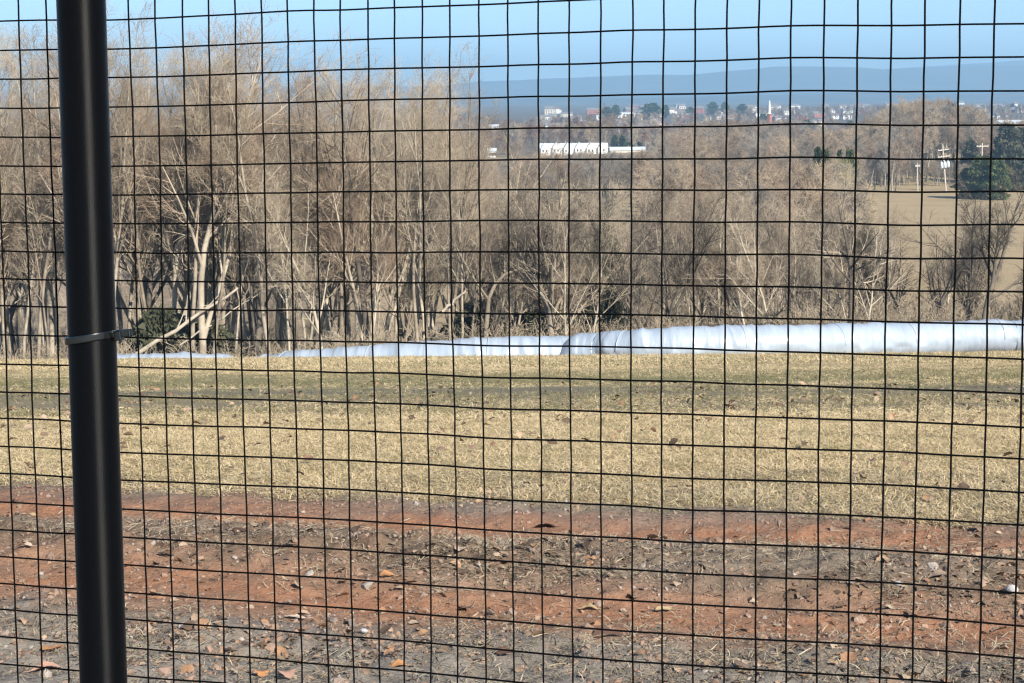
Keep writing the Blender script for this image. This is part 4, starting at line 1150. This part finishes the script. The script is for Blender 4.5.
# dead leaves
def leaf_mesh(seed, mat='leaf'):
    rg2 = np.random.default_rng(seed)
    n = 9; s = np.linspace(0, 1, n)
    lob = np.array([.02, .13, .27, .25, .35, .28, .30, .16, .02]) * rg2.uniform(.82, 1.15, n)
    curl = rg2.uniform(.5, 1.6); roll = rg2.uniform(.1, .9); tw = rg2.normal() * .35
    V = []
    for i in range(n):
        zc = .10 * math.sin(s[i] * math.pi * curl)
        for q in (-1, -.5, 0, .5, 1):
            w = lob[i] * q; z = zc + roll * abs(w) ** 1.6 * .8 + rg2.normal() * .015
            V.append((w * math.cos(tw * s[i]) , s[i] - .5, max(z + w * math.sin(tw * s[i]), -.02)))
    F4 = [[i * 5 + j, i * 5 + j + 1, (i + 1) * 5 + j + 1, (i + 1) * 5 + j] for i in range(n - 1) for j in range(4)]
    me = mesh_np('leaf', np.array(V), np.array(F4), True); me.materials.append(M[mat]); return me
leaves = [leaf_mesh(500 + i) for i in range(8)]
n = 20000
Y = rg.uniform(4.4, 10.0, n); X = rg.uniform(-1, 1, n) * (Y * .3 + .5); v = X * TN[0] + Y * TN[1]
dens = np.interp(v, [4.2, 5.0, 5.8, 6.2, 6.6, 6.9, 7.5, 7.7, 8.1, 8.4, 8.9, 10], [.9, .8, .65, .3, .2, .75, .75, .25, .2, .35, .10, .03]) * (.45 + 2.2 * fbm(X * 1.1, Y * 1.8, 3, 69))
k = rg.random(n) < dens; X, Y = X[k], Y[k]
for cx, cy, cn, sg in ((468, 556, 130, .16), (480, 570, 90, .14), (560, 548, 70, .22), (640, 552, 70, .25), (905, 572, 120, .22), (985, 582, 80, .2), (60, 655, 60, .18), (300, 672, 60, .2), (760, 668, 60, .25), (560, 640, 50, .25), (250, 560, 60, .25), (920, 665, 90, .25)):
    g0 = ground_at(cx, cy)
    X = np.concatenate([X, g0.x + rg.normal(size=cn) * sg * 1.6]); Y = np.concatenate([Y, g0.y + rg.normal(size=cn) * sg])
scatter('leaf_litter', 'curled dead leaves and leaf scraps along the dirt track', leaves, np.stack([X, Y, terrain(X, Y) + .004], 1), zrot(len(X), .35), uniform3(np.clip(rg.lognormal(-3.85, .5, len(X)), .010, .075)))
n = 1500
X, Y = sample_field(n, 8, 30, V_EDGE + .3, rg)
band = np.interp(Y, [8, 12, 15, 18, 22, 30], [.25, .25, .7, 1, .8, .3])
k = rg.random(len(X)) < band; X, Y = X[k], Y[k]
scatter('field_leaves', 'scattered dead leaves on the dry grass', leaves, np.stack([X, Y, terrain(X, Y) + .03], 1), zrot(len(X), .4), uniform3(rg.uniform(.025, .065, len(X)) * np.interp(Y, [8, 30], [1, 1.6])))

# leaves and stones one can pick out singly
def one_mat(name, col): return flat_mat(name, col, .25, .75, 20)
M['leaf_orange'] = one_mat('orange_leaf', (.46, .22, .09)); M['leaf_pale'] = one_mat('pale_tan_leaf', (.58, .44, .32)); M['leaf_dark'] = one_mat('dark_brown_leaf', (.09, .05, .035)); M['leaf_yellow'] = one_mat('yellow_leaf', (.42, .31, .16)); M['stone_pale'] = one_mat('pale_stone', (.42, .40, .38)); M['leaf_pink'] = one_mat('pinkish_leaf', (.42, .25, .18))
def fallen_leaf(px, py, size, mat, label, seed, rz=None, narrow=1.0):
    g = ground_at(px, py); o = thing('fallen_leaf', label, 'leaf', (g.x, g.y, g.z + .006), rz if rz is not None else random.random() * 6, None, size * .8)
    o.scale.x *= narrow
    obj('blade', leaf_mesh(seed, mat), None, o)
    m = MB(); m.tube([(0, -.5, .01), (.02, -.62, .03), (.05, -.75, .02)], [.012, .010, .006], 5); m.build('stem', M[mat], o)
fallen_leaf(398, 667, .075, 'leaf_orange', 'small bright orange leaf on the grey gravel near the bottom edge', 601, 1.5)
fallen_leaf(608, 638, .14, 'leaf_dark', 'long dark curled leaf across the pinkish rut', 602, 1.6, .3)
fallen_leaf(387, 577, .08, 'leaf_orange', 'rusty orange leaf lying alone in the red rut', 603, 1.4)
fallen_leaf(588, 610, .09, 'leaf_yellow', 'yellow leaf in the middle strip, left of two', 604, 1.3)
fallen_leaf(664, 612, .08, 'leaf_yellow', 'ochre leaf in the middle strip, right of two', 605, 1.8)
fallen_leaf(24, 547, .10, 'leaf_pale', 'pale pinkish leaf on the dark strip left of the fence post', 606, 1.2)
fallen_leaf(32, 516, .07, 'leaf_yellow', 'small ochre leaf in the red rut left of the fence post', 607)
fallen_leaf(287, 677, .09, 'leaf_pink', 'pinkish brown leaf at the bottom edge right of the fence post', 608)
fallen_leaf(262, 676, .08, 'leaf_orange', 'light orange leaf at the bottom edge nearest the fence post', 609)
fallen_leaf(52, 651, .12, 'leaf_orange', 'large orange leaf at the lower left corner beside the post', 610)
fallen_leaf(46, 672, .12, 'leaf_pink', 'large reddish leaf below the orange one beside the post', 611)
fallen_leaf(296, 620, .10, 'leaf_pale', 'curled tan leaf on the grey strip right of the post', 612, 1.5)
fallen_leaf(240, 532, .08, 'leaf_dark', 'small dark leaf at the edge of the upper rut', 613, 1.5)
fallen_leaf(480, 560, .11, 'leaf_dark', 'dark crumpled leaf at the heart of the leaf pile', 614)
fallen_leaf(462, 552, .11, 'leaf_pale', 'silvery tan leaf on top of the leaf pile', 615)
fallen_leaf(545, 528, .12, 'leaf_dark', 'dark leaf above the leaf pile near the upper rut', 616, 1.5)
fallen_leaf(505, 655, .08, 'leaf_dark', 'blackish leaf on the grey gravel at the bottom middle', 617, 1.7)
def stone(px, py, size, label, seed):
    g = ground_at(px, py); me = clod_mesh(seed); me.materials.clear(); me.materials.append(M['stone_pale'])
    o = obj('stone', me); o.location = (g.x, g.y, g.z + size * .3); o.scale = (size,) * 3; o.rotation_euler = (.2, .1, seed)
    bv = o.modifiers.new('round', 'SUBSURF'); bv.levels = bv.render_levels = 1
    tag(o, label, 'stone')
stone(364, 633, .02, 'round white stone in the grey gravel right of the post', 21)
stone(1012, 592, .035, 'pale bluish stone at the right edge of the track', 22)
stone(182, 628, .022, 'small white stone just right of the post', 23)
stone(898, 585, .02, 'flat pale stone in the middle strip toward the right', 24)
stone(457, 548, .016, 'small grey stone under the leaf pile', 25)
bpy.data.objects[[o.name for o in COL.objects if o.get('label') == 'small grey stone under the leaf pile'][0]].data.materials[0] = M['clod']

# ------------------------------------------------------------------ haze
HZ0, HZ1 = -31.0, 360.0
hz = MB(); hz.box((0, 7300, (HZ0 + HZ1) / 2), (29800, 16600, HZ1 - HZ0))
ho = hz.build('haze', None, None, False)
hm = bpy.data.materials.new('haze_air'); hm.use_nodes = True
for nd in list(hm.node_tree.nodes): hm.node_tree.nodes.remove(nd)
o_ = hm.node_tree.nodes.new('ShaderNodeOutputMaterial'); pv = hm.node_tree.nodes.new('ShaderNodeVolumePrincipled')
pv.inputs['Color'].default_value = (.42, .72, 1.0, 1); pv.inputs['Density'].default_value = 1.8e-4; pv.inputs['Anisotropy'].default_value = 0.0
hm.node_tree.links.new(pv.outputs[0], o_.inputs['Volume'])
ho.data.materials.append(hm)
tag(ho, 'blue distance haze over the valley', None, None, 'stuff')
